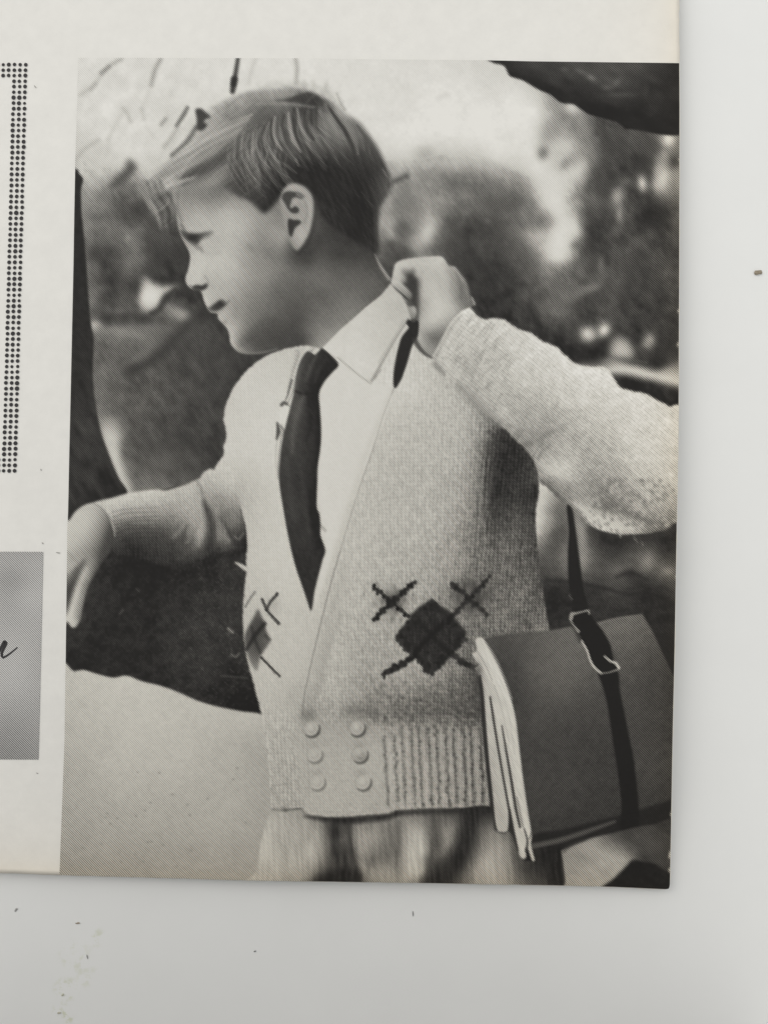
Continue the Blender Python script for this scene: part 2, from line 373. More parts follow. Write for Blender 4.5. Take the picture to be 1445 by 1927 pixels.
for p_, w_, t_, o_ in (([(430, 1183), (438, 1190)], 5, 140, .8), ([(436, 1232), (444, 1236), (450, 1230)], 4, 120, .7), ([(444, 1059), (453, 1064), (464, 1071)], (3, 7, 9), 186, .95), ([(420, 1272), (466, 1276)], 4, 80, .6), ([(226, 1155), (232, 1148)], 4, 84, .7), ([(258, 1108), (262, 1112)], 4, 76, .6)):
    stroke(p_, w_, t_, o_, 1.6)
region('ground', [(1005, 900), (1300, 900), (1300, 1300), (1010, 1300)],
       [(1018, 960, 186), (1016, 1000, 170), (1030, 985, 150), (1040, 940, 150), (1050, 960, 108), (1050, 1000, 84), (1030, 1030, 96), (1022, 1060, 80), (1062, 1050, 105), (1060, 1075, 92), (1030, 1085, 70), (1050, 1110, 44), (1030, 1150, 42), (1060, 1160, 46),
        (1090, 990, 132), (1096, 1050, 130), (1100, 1000, 100), (1110, 1000, 72), (1130, 1060, 78), (1150, 1040, 60), (1190, 1010, 44), (1260, 1010, 44), (1215, 1050, 100), (1160, 1076, 92), (1110, 1080, 82), (1200, 1090, 56), (1255, 1075, 100), (1240, 1110, 48),
        (1120, 1105, 56), (1150, 1118, 66), (1150, 1140, 54), (1240, 1160, 44), (1250, 1260, 40), (1110, 1150, 50), (1200, 1130, 50), (1250, 1040, 56)], False, 1)
GR2 = win(1005, 900, 1290, 1190)
T[GR2] += 5 * noise(9, 41, 1.4, 20)[GR2] + 4 * noise(4, 42)[GR2]
for b_ in ((1218, 1058, 10, 14, 136, .8, 25), (1206, 1072, 14, 6, 108, .6, -20), (1256, 1075, 10, 6, 130, .8), (1165, 1072, 16, 6, 112, .6, -8), (1186, 1080, 14, 9, 46, .7), (1095, 1010, 7, 26, 150, .7, -8), (1096, 1052, 6, 14, 142, .5), (1062, 1042, 6, 14, 116, .6)):
    blob(*b_[:5], op=b_[5], ang=b_[6] if len(b_) > 6 else 0)
stroke([(1030, 1092), (1080, 1096), (1140, 1108), (1180, 1118), (1220, 1116), (1268, 1136)], (8, 6, 8, 6, 5, 5), 38, .6, 3)
stroke([(1160, 1086), (1186, 1078), (1220, 1092)], (6, 8, 4), 40, .6, 3)

# leaning tree trunk, left; big branch, upper right
TR = region('tree_trunk', [(96, 320), (143, 318), (149, 326), (157, 338), (153, 358), (154, 400), (160, 460), (164, 510), (168, 570), (172, 612), (177, 640), (175, 700), (179, 750), (190, 810), (208, 862), (224, 900), (240, 930), (200, 952), (150, 990), (96, 1000)],
            [(150, 340, 42), (150, 450, 42), (155, 560, 44), (160, 620, 46), (150, 680, 48), (160, 730, 50), (150, 780, 56), (170, 830, 58), (140, 850, 48), (190, 860, 52), (160, 880, 56), (200, 900, 46), (170, 920, 52), (140, 940, 54), (220, 920, 42)], True, 1.6)
texture(TR, noise(10, 51, 3, 60) * np.clip((np.arange(GH) * ST + PY0 - 600) / 200, 0, 1)[:, None], 12)
texture(TR, noise(5, 52, 2, 60), 4)
BR = region('branch', [(914, 110), (930, 119), (940, 121), (950, 126), (958, 142), (970, 147), (985, 152), (1012, 168), (1035, 178), (1050, 190), (1062, 195), (1078, 196), (1092, 205), (1108, 215), (1132, 222), (1160, 230), (1172, 238), (1185, 243), (1300, 246), (1300, 96), (914, 96)],
            [(930, 116, 44), (1000, 130, 62), (1060, 130, 66), (1000, 148, 46), (1110, 140, 70), (1150, 165, 68), (1090, 170, 46), (1150, 200, 42), (1250, 220, 42), (1250, 140, 52), (1200, 130, 66), (1270, 125, 50), (1200, 175, 54), (1060, 175, 46)], True, 1.6)
texture(BR, noise(12, 55, 2, 25), 8)
for b_ in ((1112, 146, 9, 5, 118, .8, 30), (1092, 134, 10, 4, 104, .7, 20), (1062, 130, 7, 4, 100, .6), (1160, 155, 5, 9, 104, .7, 40), (1142, 164, 9, 5, 100, .7), (1168, 178, 22, 5, 84, .7), (1200, 126, 14, 5, 92, .5), (1215, 170, 5, 10, 78, .4)):
    blob(*b_[:5], op=b_[5], ang=b_[6] if len(b_) > 6 else 0)

# pale sand, lower left
SA = region('sand', [(96, 1264), (140, 1263), (158, 1261), (180, 1268), (212, 1276), (238, 1272), (268, 1283), (300, 1290), (330, 1301), (372, 1319), (410, 1330), (450, 1338), (500, 1348), (530, 1400), (530, 1700), (96, 1700)],
            [(130, 1290, 180), (200, 1300, 184), (300, 1310, 184), (300, 1400, 180), (400, 1380, 176), (460, 1360, 176), (200, 1440, 172), (130, 1420, 166), (130, 1520, 156), (220, 1520, 162), (330, 1500, 166), (430, 1480, 166), (480, 1440, 160),
             (150, 1620, 146), (300, 1600, 150), (430, 1540, 162), (450, 1600, 150), (470, 1650, 142), (300, 1650, 142), (200, 1650, 142)], True, 1.6)
texture(SA, noise(40, 61), 2.5); texture(SA, noise(8, 62), 2.5); texture(SA, noise(4, 63), 3)
for k_ in range(26):
    blob(130 + 340 * RS.rand(), 1440 + 200 * RS.rand(), 2, 1.6, 112, .5)

xg0 = (PX0 + ST * np.arange(GW))[None]
# ---- head
FP = [(322, 372), (328, 400), (334, 428), (340, 442), (347, 456), (356, 474), (358, 488), (354, 508), (349, 524), (353, 537), (362, 544), (374, 545), (380, 552), (384, 566), (390, 579),
      (397, 588), (409, 590), (411, 600), (420, 610), (428, 620), (432, 632), (434, 646), (443, 658), (456, 665), (480, 667), (505, 664), (540, 655), (580, 656), (612, 655), (660, 605), (700, 570), (736, 532), (726, 510), (708, 480), (700, 440), (600, 330), (480, 330), (380, 335)]
SK = region('boy', FP, [
    (345, 400, 150), (340, 425, 158), (380, 405, 160), (400, 370, 122), (365, 380, 140), (425, 395, 160), (455, 425, 164), (410, 440, 168), (360, 432, 160), (480, 415, 150), (520, 425, 138), (532, 450, 150), (350, 450, 150),
    (400, 480, 172), (430, 500, 172), (372, 488, 178), (362, 500, 176), (366, 522, 180), (358, 532, 174), (385, 530, 166), (420, 540, 162), (460, 495, 152), (480, 462, 142), (500, 450, 134), (512, 475, 124), (520, 500, 128), (500, 530, 130),
    (470, 560, 132), (436, 580, 150), (400, 560, 166), (386, 562, 172), (395, 575, 168), (428, 602, 158), (440, 622, 160), (440, 640, 158), (452, 656, 146), (462, 625, 122), (480, 600, 112), (512, 580, 108), (520, 550, 106), (540, 520, 112), (562, 500, 100),
    (540, 600, 86), (500, 630, 82), (480, 652, 88), (466, 640, 96), (545, 640, 72), (520, 615, 80), (545, 560, 96), (572, 560, 94), (605, 520, 104), (590, 490, 78), (560, 480, 80), (620, 475, 70), (645, 520, 98), (600, 580, 106), (575, 620, 96),
    (600, 635, 132), (640, 570, 112), (680, 545, 104), (700, 520, 96), (690, 495, 78), (655, 470, 68), (665, 565, 116), (562, 600, 82), (570, 645, 74), (622, 615, 126), (700, 555, 96), (590, 655, 120), (612, 560, 100)], True, 1.4)
CL = SK
T[SK[0]] += SK[1] * 9 * np.clip((T[SK[0]] - 128) / 36, 0, 1)
# brow, eye
region('boy', [(338, 432), (345, 434), (354, 438), (366, 440), (380, 438), (392, 435), (402, 436), (400, 441), (390, 446), (380, 451), (373, 459), (367, 462), (356, 454), (345, 446)], [(342, 438, 84), (352, 443, 62), (364, 447, 42), (374, 445, 68), (388, 441, 104), (401, 438, 138), (366, 456, 62), (356, 450, 62)], True, 2.8, .92, False)
stroke([(342, 423), (346, 430), (350, 438)], (4, 6, 5), 86, .6, 2.4, CL)
blob(365, 448, 8, 7, 46, .6, clip=CL)
stroke([(366, 457), (374, 464), (381, 473)], (5, 7, 4), 104, .62, 2.8, CL)
stroke([(360, 455), (372, 468)], 4, 128, .5, 2.4, CL)
stroke([(342, 448), (356, 466), (364, 476)], 5, 170, .55, 2, CL)
blob(386, 454, 9, 5, 184, .6, -32, clip=CL); blob(379, 461, 4, 3, 170, .5, 40, clip=CL)
stroke([(352, 430), (372, 430), (396, 427)], 7, 180, .5, 3, CL)
stroke([(384, 474), (398, 478), (414, 474)], 5, 152, .3, 3.5, CL); blob(388, 447, 6, 3, 128, .4, -12, clip=CL)
blob(395, 490, 26, 14, 182, .45, clip=CL)
# nostril, nose wing
region('boy', [(362, 543), (364, 538), (372, 536), (381, 537), (389, 533), (392, 538), (385, 545), (374, 547)], 48, True, 1.8, .92, False)
stroke([(358, 538), (366, 544), (378, 547)], 4, 90, .5, 2)
stroke([(386, 520), (392, 530), (390, 536)], 4, 138, .5, 2.5, CL)
# mouth, smiling
region('boy', [(390, 579), (398, 576), (406, 570), (415, 564), (422, 567), (427, 573), (420, 579), (411, 585), (400, 587), (393, 584)], [(393, 581, 92), (402, 579, 60), (412, 574, 42), (421, 572, 46), (428, 573, 80), (400, 586, 84), (412, 584, 60)], True, 2.4, .94, False)
stroke([(420, 568), (427, 570), (432, 566)], (5, 4, 2), 92, .6, 2.2, CL)
blob(388, 567, 4, 9, 188, .6, -18, clip=CL); blob(436, 640, 5, 14, 178, .45, -20, clip=CL)
stroke([(402, 591), (412, 588), (416, 590)], (4, 6, 3), 156, .6, 2.2, CL); blob(418, 593, 7, 4, 174, .5, -30, clip=CL)
stroke([(438, 560), (446, 576), (444, 594)], (4, 9, 4), 120, .3, 5, CL); blob(430, 550, 18, 14, 174, .35, clip=CL)
stroke([(416, 612), (424, 606)], 6, 120, .4, 3, CL)
blob(474, 468, 10, 6, 112, .4, 40, clip=CL)
# jaw rim light and throat shade
stroke([(440, 656), (460, 664), (490, 664), (520, 658)], 4, 128, .6, 2, CL)
stroke([(456, 648), (480, 636), (510, 612)], (8, 20, 30), 84, .5, 9, CL)
blob(575, 478, 26, 20, 60, .7, clip=CL); blob(620, 470, 40, 14, 62, .6, 12, clip=CL); blob(600, 500, 16, 34, 114, .4, 20, clip=CL)
stroke([(706, 478), (716, 500), (732, 524)], (3, 6, 8), 158, .8, 1.8, CL)
stroke([(700, 498), (716, 524), (728, 536)], (3, 6, 4), 80, .5, 2, CL)
texture(SK, noise(14, 71, 1.5, 40), 3); texture(SK, noise(5, 72), 2.5)

# hair
HP = [(272, 348), (292, 326), (322, 300), (345, 268), (362, 236), (395, 206), (440, 180), (490, 168), (545, 166), (580, 172), (606, 182), (634, 198), (652, 214), (674, 228), (692, 250), (710, 276), (722, 302), (733, 328), (737, 350), (732, 366), (720, 382), (714, 396), (712, 420), (713, 450), (712, 478),
      (694, 468), (668, 454), (645, 440), (622, 424), (604, 405), (594, 380), (575, 352), (545, 350), (528, 370), (510, 392), (497, 401), (486, 393), (470, 378), (446, 368), (420, 352), (398, 352), (372, 352), (345, 362), (326, 374), (322, 385), (328, 404), (334, 430), (331, 444), (314, 430), (298, 420), (288, 404), (280, 386), (276, 366)]
HR = region('hair', HP, [
    (262, 356, 168), (290, 345, 172), (285, 385, 128), (320, 350, 160), (345, 320, 166), (300, 372, 110), (320, 420, 60), (325, 440, 62), (380, 290, 148), (420, 262, 136), (350, 290, 176), (395, 240, 158), (430, 215, 140), (470, 195, 136), (470, 230, 108), (500, 200, 108), (520, 178, 150), (550, 198, 96), (575, 178, 72), (600, 190, 66), (480, 178, 146),
    (500, 250, 92), (480, 290, 90), (455, 310, 84), (430, 335, 88), (410, 330, 118), (390, 340, 130), (540, 235, 84), (560, 262, 92), (590, 225, 70), (605, 238, 124), (630, 240, 118), (645, 262, 112), (660, 285, 74), (640, 215, 150), (660, 225, 128), (690, 262, 92), (700, 290, 74), (720, 320, 66), (735, 350, 104),
    (600, 290, 56), (560, 310, 50), (520, 340, 46), (480, 360, 68), (500, 385, 48), (600, 350, 44), (650, 350, 44), (690, 340, 48), (650, 400, 44), (700, 410, 46), (690, 450, 46), (630, 425, 50), (540, 340, 44), (700, 380, 50), (710, 470, 54)], True, 3.2)
HC = HR
# shadow under the fringe, forehead
region('hair', [(328, 340), (345, 326), (372, 310), (402, 296), (424, 280), (438, 264), (436, 280), (424, 304), (404, 322), (388, 334), (366, 344), (340, 350)], 72, True, 5, .85, False)
region('hair', [(340, 356), (372, 338), (400, 326), (424, 310), (432, 330), (410, 352), (390, 362), (360, 366)], 146, True, 8, .6, False)
# dark tuft at the parting and dark streaks in the front hair
region('foliage', [(368, 207), (378, 204), (388, 212), (397, 220), (388, 224), (384, 230), (390, 236), (380, 246), (370, 242), (371, 226)], 56, True, 2.6, .92, False)
stroke([(369, 240), (356, 262), (340, 278), (325, 292)], (7, 8, 7, 9), 92, .75, 3)
stroke([(353, 203), (346, 216), (333, 236)], (6, 8, 6), 88, .75, 2.6)
stroke([(335, 240), (322, 262), (310, 275)], 8, 148, .5, 4)
stroke([(312, 224), (304, 234)], 7, 132, .6, 3)
stroke([(345, 244), (330, 262), (320, 280)], 9, 190, .5, 3)
stroke([(430, 200), (424, 215), (440, 225)], 9, 112, .5, 4)
blob(335, 300, 14, 8, 134, .5, -40); blob(312, 320, 12, 10, 150, .4)
region('hair', [(292, 378), (306, 366), (318, 362), (322, 378), (326, 402), (332, 432), (326, 444), (312, 428), (300, 414), (292, 404), (304, 392)], 62, True, 3, .8, False)
stroke([(283, 392), (300, 386), (312, 376)], (4, 5, 3), 148, .6, 2)
stroke([(258, 352), (280, 382), (300, 410), (316, 428)], (5, 6, 6, 4), 160, .36, 4)
stroke([(262, 352), (300, 352), (330, 358)], (4, 7, 4), 140, .35, 3.5)
# front hair sweeping forward
for k_ in range(46):
    u_ = RS.rand(); v_ = RS.rand()
    a_ = (476 - 30 * u_, 214 + 40 * u_); b_ = (400 - 40 * u_ + 14 * v_, 236 + 62 * u_ + 10 * v_); c_ = (338 - 60 * u_ * v_, 286 + 56 * u_); d_ = (296 - 34 * v_, 330 + 26 * u_ + 10 * RS.rand())
    stroke([a_, b_, c_, d_], (1, 3, 3, 1), 176 if RS.rand() < .6 else 116, .16 + .14 * RS.rand(), 2.4, HC)
# crown strands falling from the parting
for k_ in range(120):
    u_ = RS.rand()
    x0_ = 440 + 175 * u_; y0_ = 262 - 55 * math.sin(1.6 * u_) + 10 * RS.randn() * .5
    L_ = 50 + 50 * RS.rand(); le_ = 10 + 34 * u_ + 8 * RS.randn()
    lt_ = RS.rand() < .55
    stroke([(x0_, y0_), (x0_ + le_ * .05 - 3, y0_ + L_ * .45), (x0_ + le_ * .45, y0_ + L_ * .8), (x0_ + le_, y0_ + L_ * 1.12)], (1, 4.2, 3.4, .6), (154 - 30 * u_) if lt_ else 58, (.34 if lt_ else .36) * (.6 + .4 * RS.rand()), 1.7, HC)
for k_ in range(40):   # fine strands at the fringe over the temple
    x0_ = 432 + 110 * RS.rand(); y0_ = 262 + 30 * RS.rand()
    stroke([(x0_, y0_), (x0_ - 4, y0_ + 26), (x0_ + 12, y0_ + 58), (x0_ + 30, y0_ + 80)], (1, 3, 2.4, .6), 150 if RS.rand() < .6 else 66, .3, 1.6, HC)
# ragged outline: tufts lifting off the crown and a wispy fringe
for k_ in range(64):
    u_ = RS.rand()
    x0_ = 395 + 225 * u_; y0_ = 214 - 40 * math.sin(math.pi * min(u_ * 1.15, 1) * .62) - 4 * u_
    a_ = math.radians(-150 + 95 * u_ + 30 * RS.randn())
    L_ = 10 + 14 * RS.rand()
    stroke([(x0_, y0_ + 6), (x0_ + .5 * L_ * math.cos(a_), y0_ + .5 * L_ * math.sin(a_)), (x0_ + L_ * math.cos(a_ - .3), y0_ + L_ * math.sin(a_ - .3))], (6, 5, 2), 196 if RS.rand() < .45 else 122, .17, 4.2)
for k_ in range(26):
    u_ = RS.rand()
    x0_ = 300 + 75 * u_; y0_ = 352 - 26 * u_ + 8 * RS.rand()
    stroke([(x0_, y0_), (x0_ - 16, y0_ + 4 + 6 * RS.rand()), (x0_ - 30 - 10 * RS.rand(), y0_ + 16 * RS.rand() - 2)], (5, 4, 1.5), 186 if RS.rand() < .55 else 128, .3, 2.2)
for k_ in range(18):
    u_ = RS.rand()
    stroke([(322 + 20 * u_, 362 - 8 * u_), (326 + 14 * u_, 384), (334 + 10 * u_ + 6 * RS.rand(), 410 + 14 * RS.rand())], (5, 4, 1.5), 104 if RS.rand() < .5 else 170, .28, 2.4)
for k_ in range(34):                       # forelock curling down in front of the brow
    u_ = RS.rand()
    x0_ = 262 + 44 * u_; y0_ = 338 + 14 * RS.rand()
    stroke([(x0_, y0_), (x0_ + 8 + 6 * RS.rand(), y0_ + 26), (x0_ + 24 + 6 * RS.rand(), y0_ + 52), (x0_ + 34 - 14 * u_ + 8 * RS.rand(), y0_ + 76 + 14 * RS.rand())], (3, 5, 4, 1), 158 if RS.rand() < .5 else 74, .26, 2.6)
stroke([(296, 398), (306, 392), (316, 382), (318, 372)], (2, 5, 4, 2), 156, .5, 2.2)
# bold locks seen in the print
for p_, w_, t_, o_ in (
    ([(543, 212), (545, 236), (552, 262), (566, 286)], (3, 9, 9, 2), 146, .85), ([(559, 204), (564, 230), (572, 250), (584, 266)], (3, 6, 6, 2), 142, .8), ([(518, 220), (514, 244), (522, 268), (530, 282)], (3, 6, 6, 2), 150, .75),
    ([(527, 240), (534, 262), (552, 290), (562, 312)], (3, 6, 7, 2), 128, .7), ([(575, 232), (588, 252), (602, 256)], (3, 6, 2), 120, .7), ([(552, 205), (552, 232), (560, 262), (576, 292)], (2, 5, 6, 3), 60, .8), ([(535, 216), (532, 240), (540, 268), (556, 296)], (2, 5, 6, 3), 62, .75),
    ([(572, 212), (576, 238), (590, 262)], (3, 8, 5), 60, .75), ([(506, 230), (500, 256), (508, 282), (524, 306)], (3, 6, 6, 2), 140, .6), ([(490, 240), (482, 268), (490, 296), (510, 318)], (3, 5, 5, 2), 138, .55), ([(498, 236), (492, 262), (500, 290)], (2, 5, 3), 66, .7),
    ([(512, 226), (510, 252), (518, 280)], (2, 5, 3), 64, .6), ([(470, 252), (462, 280), (474, 310)], (3, 5, 2), 130, .5), ([(520, 300), (540, 312), (558, 326)], (2, 5, 2), 120, .5), ([(505, 300), (522, 320), (540, 334)], (2, 4, 2), 116, .5),
    ([(618, 200), (632, 222), (648, 244), (660, 268), (668, 288)], (4, 7, 8, 7, 3), 60, .85), ([(636, 216), (656, 240), (668, 262), (674, 290)], (3, 9, 9, 3), 118, .75), ([(655, 226), (676, 250), (686, 282)], (3, 7, 2), 104, .6), ([(684, 250), (694, 272), (696, 290)], (2, 6, 2), 112, .5),
    ([(672, 236), (690, 262), (700, 290)], (2, 4, 2), 66, .5), ([(600, 208), (620, 228), (640, 250)], (6, 14, 4), 124, .7), ([(612, 236), (632, 252), (648, 262)], (6, 12, 4), 124, .6), ([(590, 200), (604, 204), (612, 210)], (5, 6, 4), 96, .6),
    ([(732, 322), (740, 344), (738, 356)], (2, 5, 2), 66, .7), ([(716, 300), (730, 332), (732, 352)], (2, 5, 3), 58, .6), ([(720, 318), (734, 342)], (2, 3), 134, .55), ([(680, 360), (694, 380), (706, 392)], (1, 3, 1), 72, .6), ([(660, 350), (676, 372)], (1, 2), 66, .5), ([(704, 400), (706, 440), (706, 470)], (1, 3, 1), 80, .5)):
    stroke(p_, w_, t_, o_, 1.6, HC)
region('hair', [(512, 190), (540, 186), (562, 178), (580, 174), (598, 180), (606, 190), (610, 200), (594, 198), (570, 192), (545, 192)], 66, True, 2.6, .85, False)
stroke([(480, 196), (520, 194), (565, 198), (590, 202)], (4, 6, 6, 3), 140, .6, 2.5, HC)
for k_ in range(12):   # loose hairs on top of the head
    x0_ = 490 + 150 * RS.rand()
    stroke([(x0_, 186 + .12 * (x0_ - 490)), (x0_ + 10, 174 + .12 * (x0_ - 490)), (x0_ + 22 * RS.rand(), 164 + .14 * (x0_ - 490))], (3, 3, 1), 140, .22, 2.2)
stroke([(634, 176), (640, 192), (648, 206)], (2, 5, 5), 134, .55, 2.5)
stroke([(616, 172), (630, 190), (640, 204)], 7, 178, .5, 3)
bk_ = np.clip((xg0 - 470) / 50, 0, 1)
T[HC[0]] += (HC[1] * (7 * noise(3.4, 81, 5, 62) * bk_ + 7 * noise(3.4, 82, 6, -38) * (1 - bk_))[HC[0]])

# ear
EA = region('ear', [(530, 398), (527, 380), (532, 359), (543, 347), (556, 345), (572, 351), (584, 363), (590, 378), (591, 396), (588, 416), (583, 436), (576, 450), (568, 463), (560, 471), (552, 466), (546, 452), (541, 436), (534, 416)],
            [(530, 380, 150), (535, 360, 150), (550, 348, 166), (570, 353, 160), (584, 372, 160), (588, 400, 156), (582, 430, 156), (572, 450, 168), (560, 464, 150), (548, 445, 150), (538, 420, 150), (530, 400, 146), (565, 420, 156), (572, 400, 154), (560, 385, 150)], True, 2.4)
region('ear', [(532, 366), (540, 360), (553, 361), (566, 364), (574, 372), (566, 374), (556, 371), (550, 374), (547, 384), (543, 392), (536, 382), (531, 374)], 62, True, 1.6, .9, False)
region('ear', [(540, 386), (548, 392), (556, 388), (563, 394), (560, 401), (551, 401), (544, 396)], 56, True, 1.5, .9, False)
region('ear', [(543, 412), (553, 414), (562, 414), (567, 418), (562, 424), (556, 428), (552, 438), (549, 446), (544, 440), (542, 426)], 48, True, 1.6, .92, False)
blob(556, 380, 6, 4, 166, .6, -30, clip=EA); stroke([(560, 366), (576, 376), (584, 400), (580, 430)], 5, 172, .45, 2, EA); stroke([(574, 378), (578, 398), (572, 420)], 4, 128, .45, 2, EA)
blob(566, 440, 8, 11, 176, .5, clip=EA)
stroke([(594, 372), (594, 400), (590, 428), (580, 456), (564, 476)], 6, 50, .5, 3)

# ---- cardigan body
CP = [(576, 650), (552, 653), (520, 661), (490, 676), (462, 700), (438, 732), (424, 766), (421, 790), (425, 810), (426, 824), (421, 840), (420, 858), (404, 884), (420, 930), (446, 945), (456, 968), (464, 1006), (463, 1040), (464, 1062), (462, 1090), (458, 1130), (457, 1170), (460, 1210), (466, 1245), (478, 1290), (492, 1345),
      (500, 1400), (506, 1460), (512, 1524), (540, 1524), (566, 1520), (574, 1530), (600, 1536), (640, 1538), (690, 1534), (730, 1531), (748, 1525), (800, 1522), (860, 1521), (921, 1517), (917, 1460), (911, 1390), (906, 1310), (900, 1270), (940, 1230), (1030, 1189), (1034, 1187), (1033, 1183), (1027, 1150), (1021, 1110), (1014, 1056), (1008, 1000), (1008, 960), (1014, 925), (1013, 905), (1010, 870), (990, 790), (900, 690), (830, 640), (770, 560), (700, 570), (620, 650)]
CA = region('cardigan', CP, [
    (560, 665, 188), (500, 685, 192), (470, 720, 196), (440, 770, 192), (450, 800, 196), (470, 860, 195), (430, 880, 190), (450, 920, 176), (500, 900, 192), (505, 960, 190), (480, 1050, 188), (520, 1100, 190), (475, 1120, 182), (500, 1200, 182), (540, 1260, 182), (500, 1330, 178), (530, 1420, 168), (520, 1500, 160), (550, 1500, 160),
    (650, 730, 198), (620, 800, 198), (615, 880, 194), (640, 950, 186), (700, 760, 196), (710, 850, 182), (750, 780, 186), (800, 780, 182), (760, 740, 194), (820, 720, 184), (850, 740, 176), (880, 770, 170), (850, 830, 174), (875, 860, 164), (878, 930, 152), (890, 810, 160), (900, 830, 140), (915, 800, 132), (930, 815, 78), (915, 850, 92), (922, 880, 66), (915, 920, 66), (905, 965, 96), (925, 990, 80), (700, 950, 178), (800, 920, 172), (850, 920, 164), (880, 900, 148), (893, 870, 140), (894, 905, 134), (935, 850, 58), (955, 850, 48),
    (960, 900, 52), (985, 890, 58), (1000, 900, 70), (1006, 915, 52), (940, 940, 54), (885, 965, 132), (975, 960, 74), (1000, 960, 60), (960, 1000, 88), (995, 1010, 78), (930, 1020, 98), (890, 1015, 122), (860, 1000, 148), (920, 1060, 106), (960, 1060, 102), (1000, 1070, 86), (985, 1120, 108), (1015, 1130, 90), (1024, 1170, 116), (900, 1090, 116), (950, 1120, 106), (950, 1170, 112), (990, 1165, 100),
    (850, 1060, 148), (800, 1080, 160), (750, 1060, 170), (680, 1080, 176), (640, 1130, 178), (700, 1190, 164), (690, 1260, 156), (640, 1250, 172), (760, 1290, 146), (820, 1300, 124), (870, 1300, 104), (893, 1310, 84), (900, 1240, 98), (870, 1338, 84), (893, 1345, 78), (820, 1340, 100), (760, 1342, 110), (700, 1345, 120), (720, 1310, 138), (760, 1372, 146), (830, 1374, 138), (895, 1374, 128), (650, 1310, 164), (600, 1290, 170), (590, 1340, 158), (620, 1340, 160), (700, 1370, 148), (640, 1390, 162), (580, 1400, 166),
    (760, 1390, 152), (820, 1400, 146), (890, 1390, 134), (900, 1480, 134), (840, 1480, 146), (780, 1490, 156), (700, 1500, 162), (640, 1500, 166), (600, 1500, 166), (570, 1450, 164), (640, 1440, 166), (550, 1360, 168)], True, 1.3, rough=.5)
# knitted surface
xg = (PX0 + ST * np.arange(GW))[None]; yg = (PY0 + ST * np.arange(GH))[:, None]
lean = xg * .94 + .06 * (yg - 1100) * np.clip((xg - 760) / 200, -1, 1) + 1.5 * noise(60, 90)
KN = 1.05 * np.sin(2 * np.pi * lean / 6.6 + 1.2 * noise(14, 93)) * (.5 + .5 * np.sin(2 * np.pi * (yg + 2.2 * np.sin(2 * np.pi * lean / 6.6)) / 7.4 + 1.6 * noise(18, 94))) + .7 * noise(5, 91, 1.5, 80) + .6 * noise(3.2, 92, 1.5, 80)
VN = full(poly([(604, 700), (640, 676), (700, 722), (742, 728), (716, 800), (690, 868), (662, 940), (634, 1030), (606, 1110), (588, 1160), (600, 1080), (612, 1035), (602, 985), (598, 900), (604, 800)], False, 3))
BP = full(poly([(560, 1360), (700, 1360), (728, 1400), (740, 1530), (575, 1534)], False, 8))
LF = full(poly([(590, 655), (560, 690), (530, 780), (522, 880), (536, 990), (560, 1090), (586, 1150), (600, 1200), (575, 1310), (560, 1350), (480, 1330), (400, 1100), (400, 640)], False, 10))
sl, m = CA
T[sl] += m * VN[sl] * (203 - T[sl]) * .8
amp = np.clip((192 - T[sl]) / 60, 0, 1)
amp = amp * np.clip((T[sl] - 30) / 60, .25, 1)
T[sl] += m * (amp * 15 + 7) * ((1 - .93 * VN) * (1 - .55 * LF) * (1 - .6 * BP) * KN)[sl]
# long pale wales on the shaded side
for k_ in range(34):
    x0_ = 884 + 3.6 * k_ + 1.5 * RS.randn()
    y0_ = 800 + 110 * RS.rand() + max(0, (x0_ - 905)) * 1.2
    y1_ = y0_ + 60 + 120 * RS.rand()
    dx_ = -16 * (1 - k_ / 34)
    stroke([(x0_, y0_), (x0_ + dx_ * .4, (y0_ + y1_) / 2), (x0_ + dx_ * .6, y1_)], (1, 3, 1), 156 if k_ < 12 else 104, .34 if k_ < 12 else .12, 1.3, CA)
for k_ in range(70):
    x0_ = 880 + 135 * RS.rand(); y0_ = 980 + 180 * RS.rand()
    stroke([(x0_, y0_), (x0_ + 3, y0_ + 30 + 30 * RS.rand())], (1, 2.4), 138 if RS.rand() < .5 else 60, .2, 1.3, CA)
# upper-sleeve seam, front edge, lapels
stroke([(744, 724), (722, 780), (700, 850), (672, 930), (648, 1010), (622, 1100), (602, 1180), (584, 1256), (572, 1312), (570, 1345)], (1.6, 1.8, 1.8, 2.2, 2.6, 2.6, 2.6, 2.4, 2.2, 4), 112, .62, 1.0, CA)
stroke([(738, 735), (714, 790), (690, 850), (664, 925), (640, 1005), (614, 1095), (594, 1175), (576, 1250)], 8, 176, .35, 4, CA)
stroke([(690, 726), (670, 830), (652, 930)], 26, 198, .3, 10, CA)
stroke([(650, 1060), (626, 1150), (604, 1240), (590, 1310)], (10, 22, 26, 18), 152, .38, 9, CA); stroke([(736, 745), (716, 800), (694, 860), (668, 940), (640, 1035)], 4, 206, .4, 2, CA)
blob(578, 1350, 9, 14, 116, .4, 20, clip=CA)
stroke([(640, 1160), (612, 1240), (602, 1290)], (4, 10, 10), 148, .35, 4, CA)
stroke([(600, 985), (612, 998)], 5, 140, .6, 2, CA)
region('cardigan', [(556, 662), (575, 652), (590, 658), (570, 690), (558, 712), (550, 742), (540, 736), (548, 705)], 176, True, 3, .6, False)
stroke([(590, 656), (572, 680), (558, 708), (550, 740), (540, 762), (532, 790), (528, 830), (524, 870), (524, 900)], (2, 2, 2, 2, 2, 2, 2, 2, 1.5), 118, .65, 1.0, CA)
stroke([(556, 660), (562, 664), (552, 700), (542, 738)], (2, 4, 4, 3), 138, .5, 2, CA)
stroke([(580, 654), (566, 676), (554, 704), (546, 738)], 5, 200, .6, 1.5, CA)
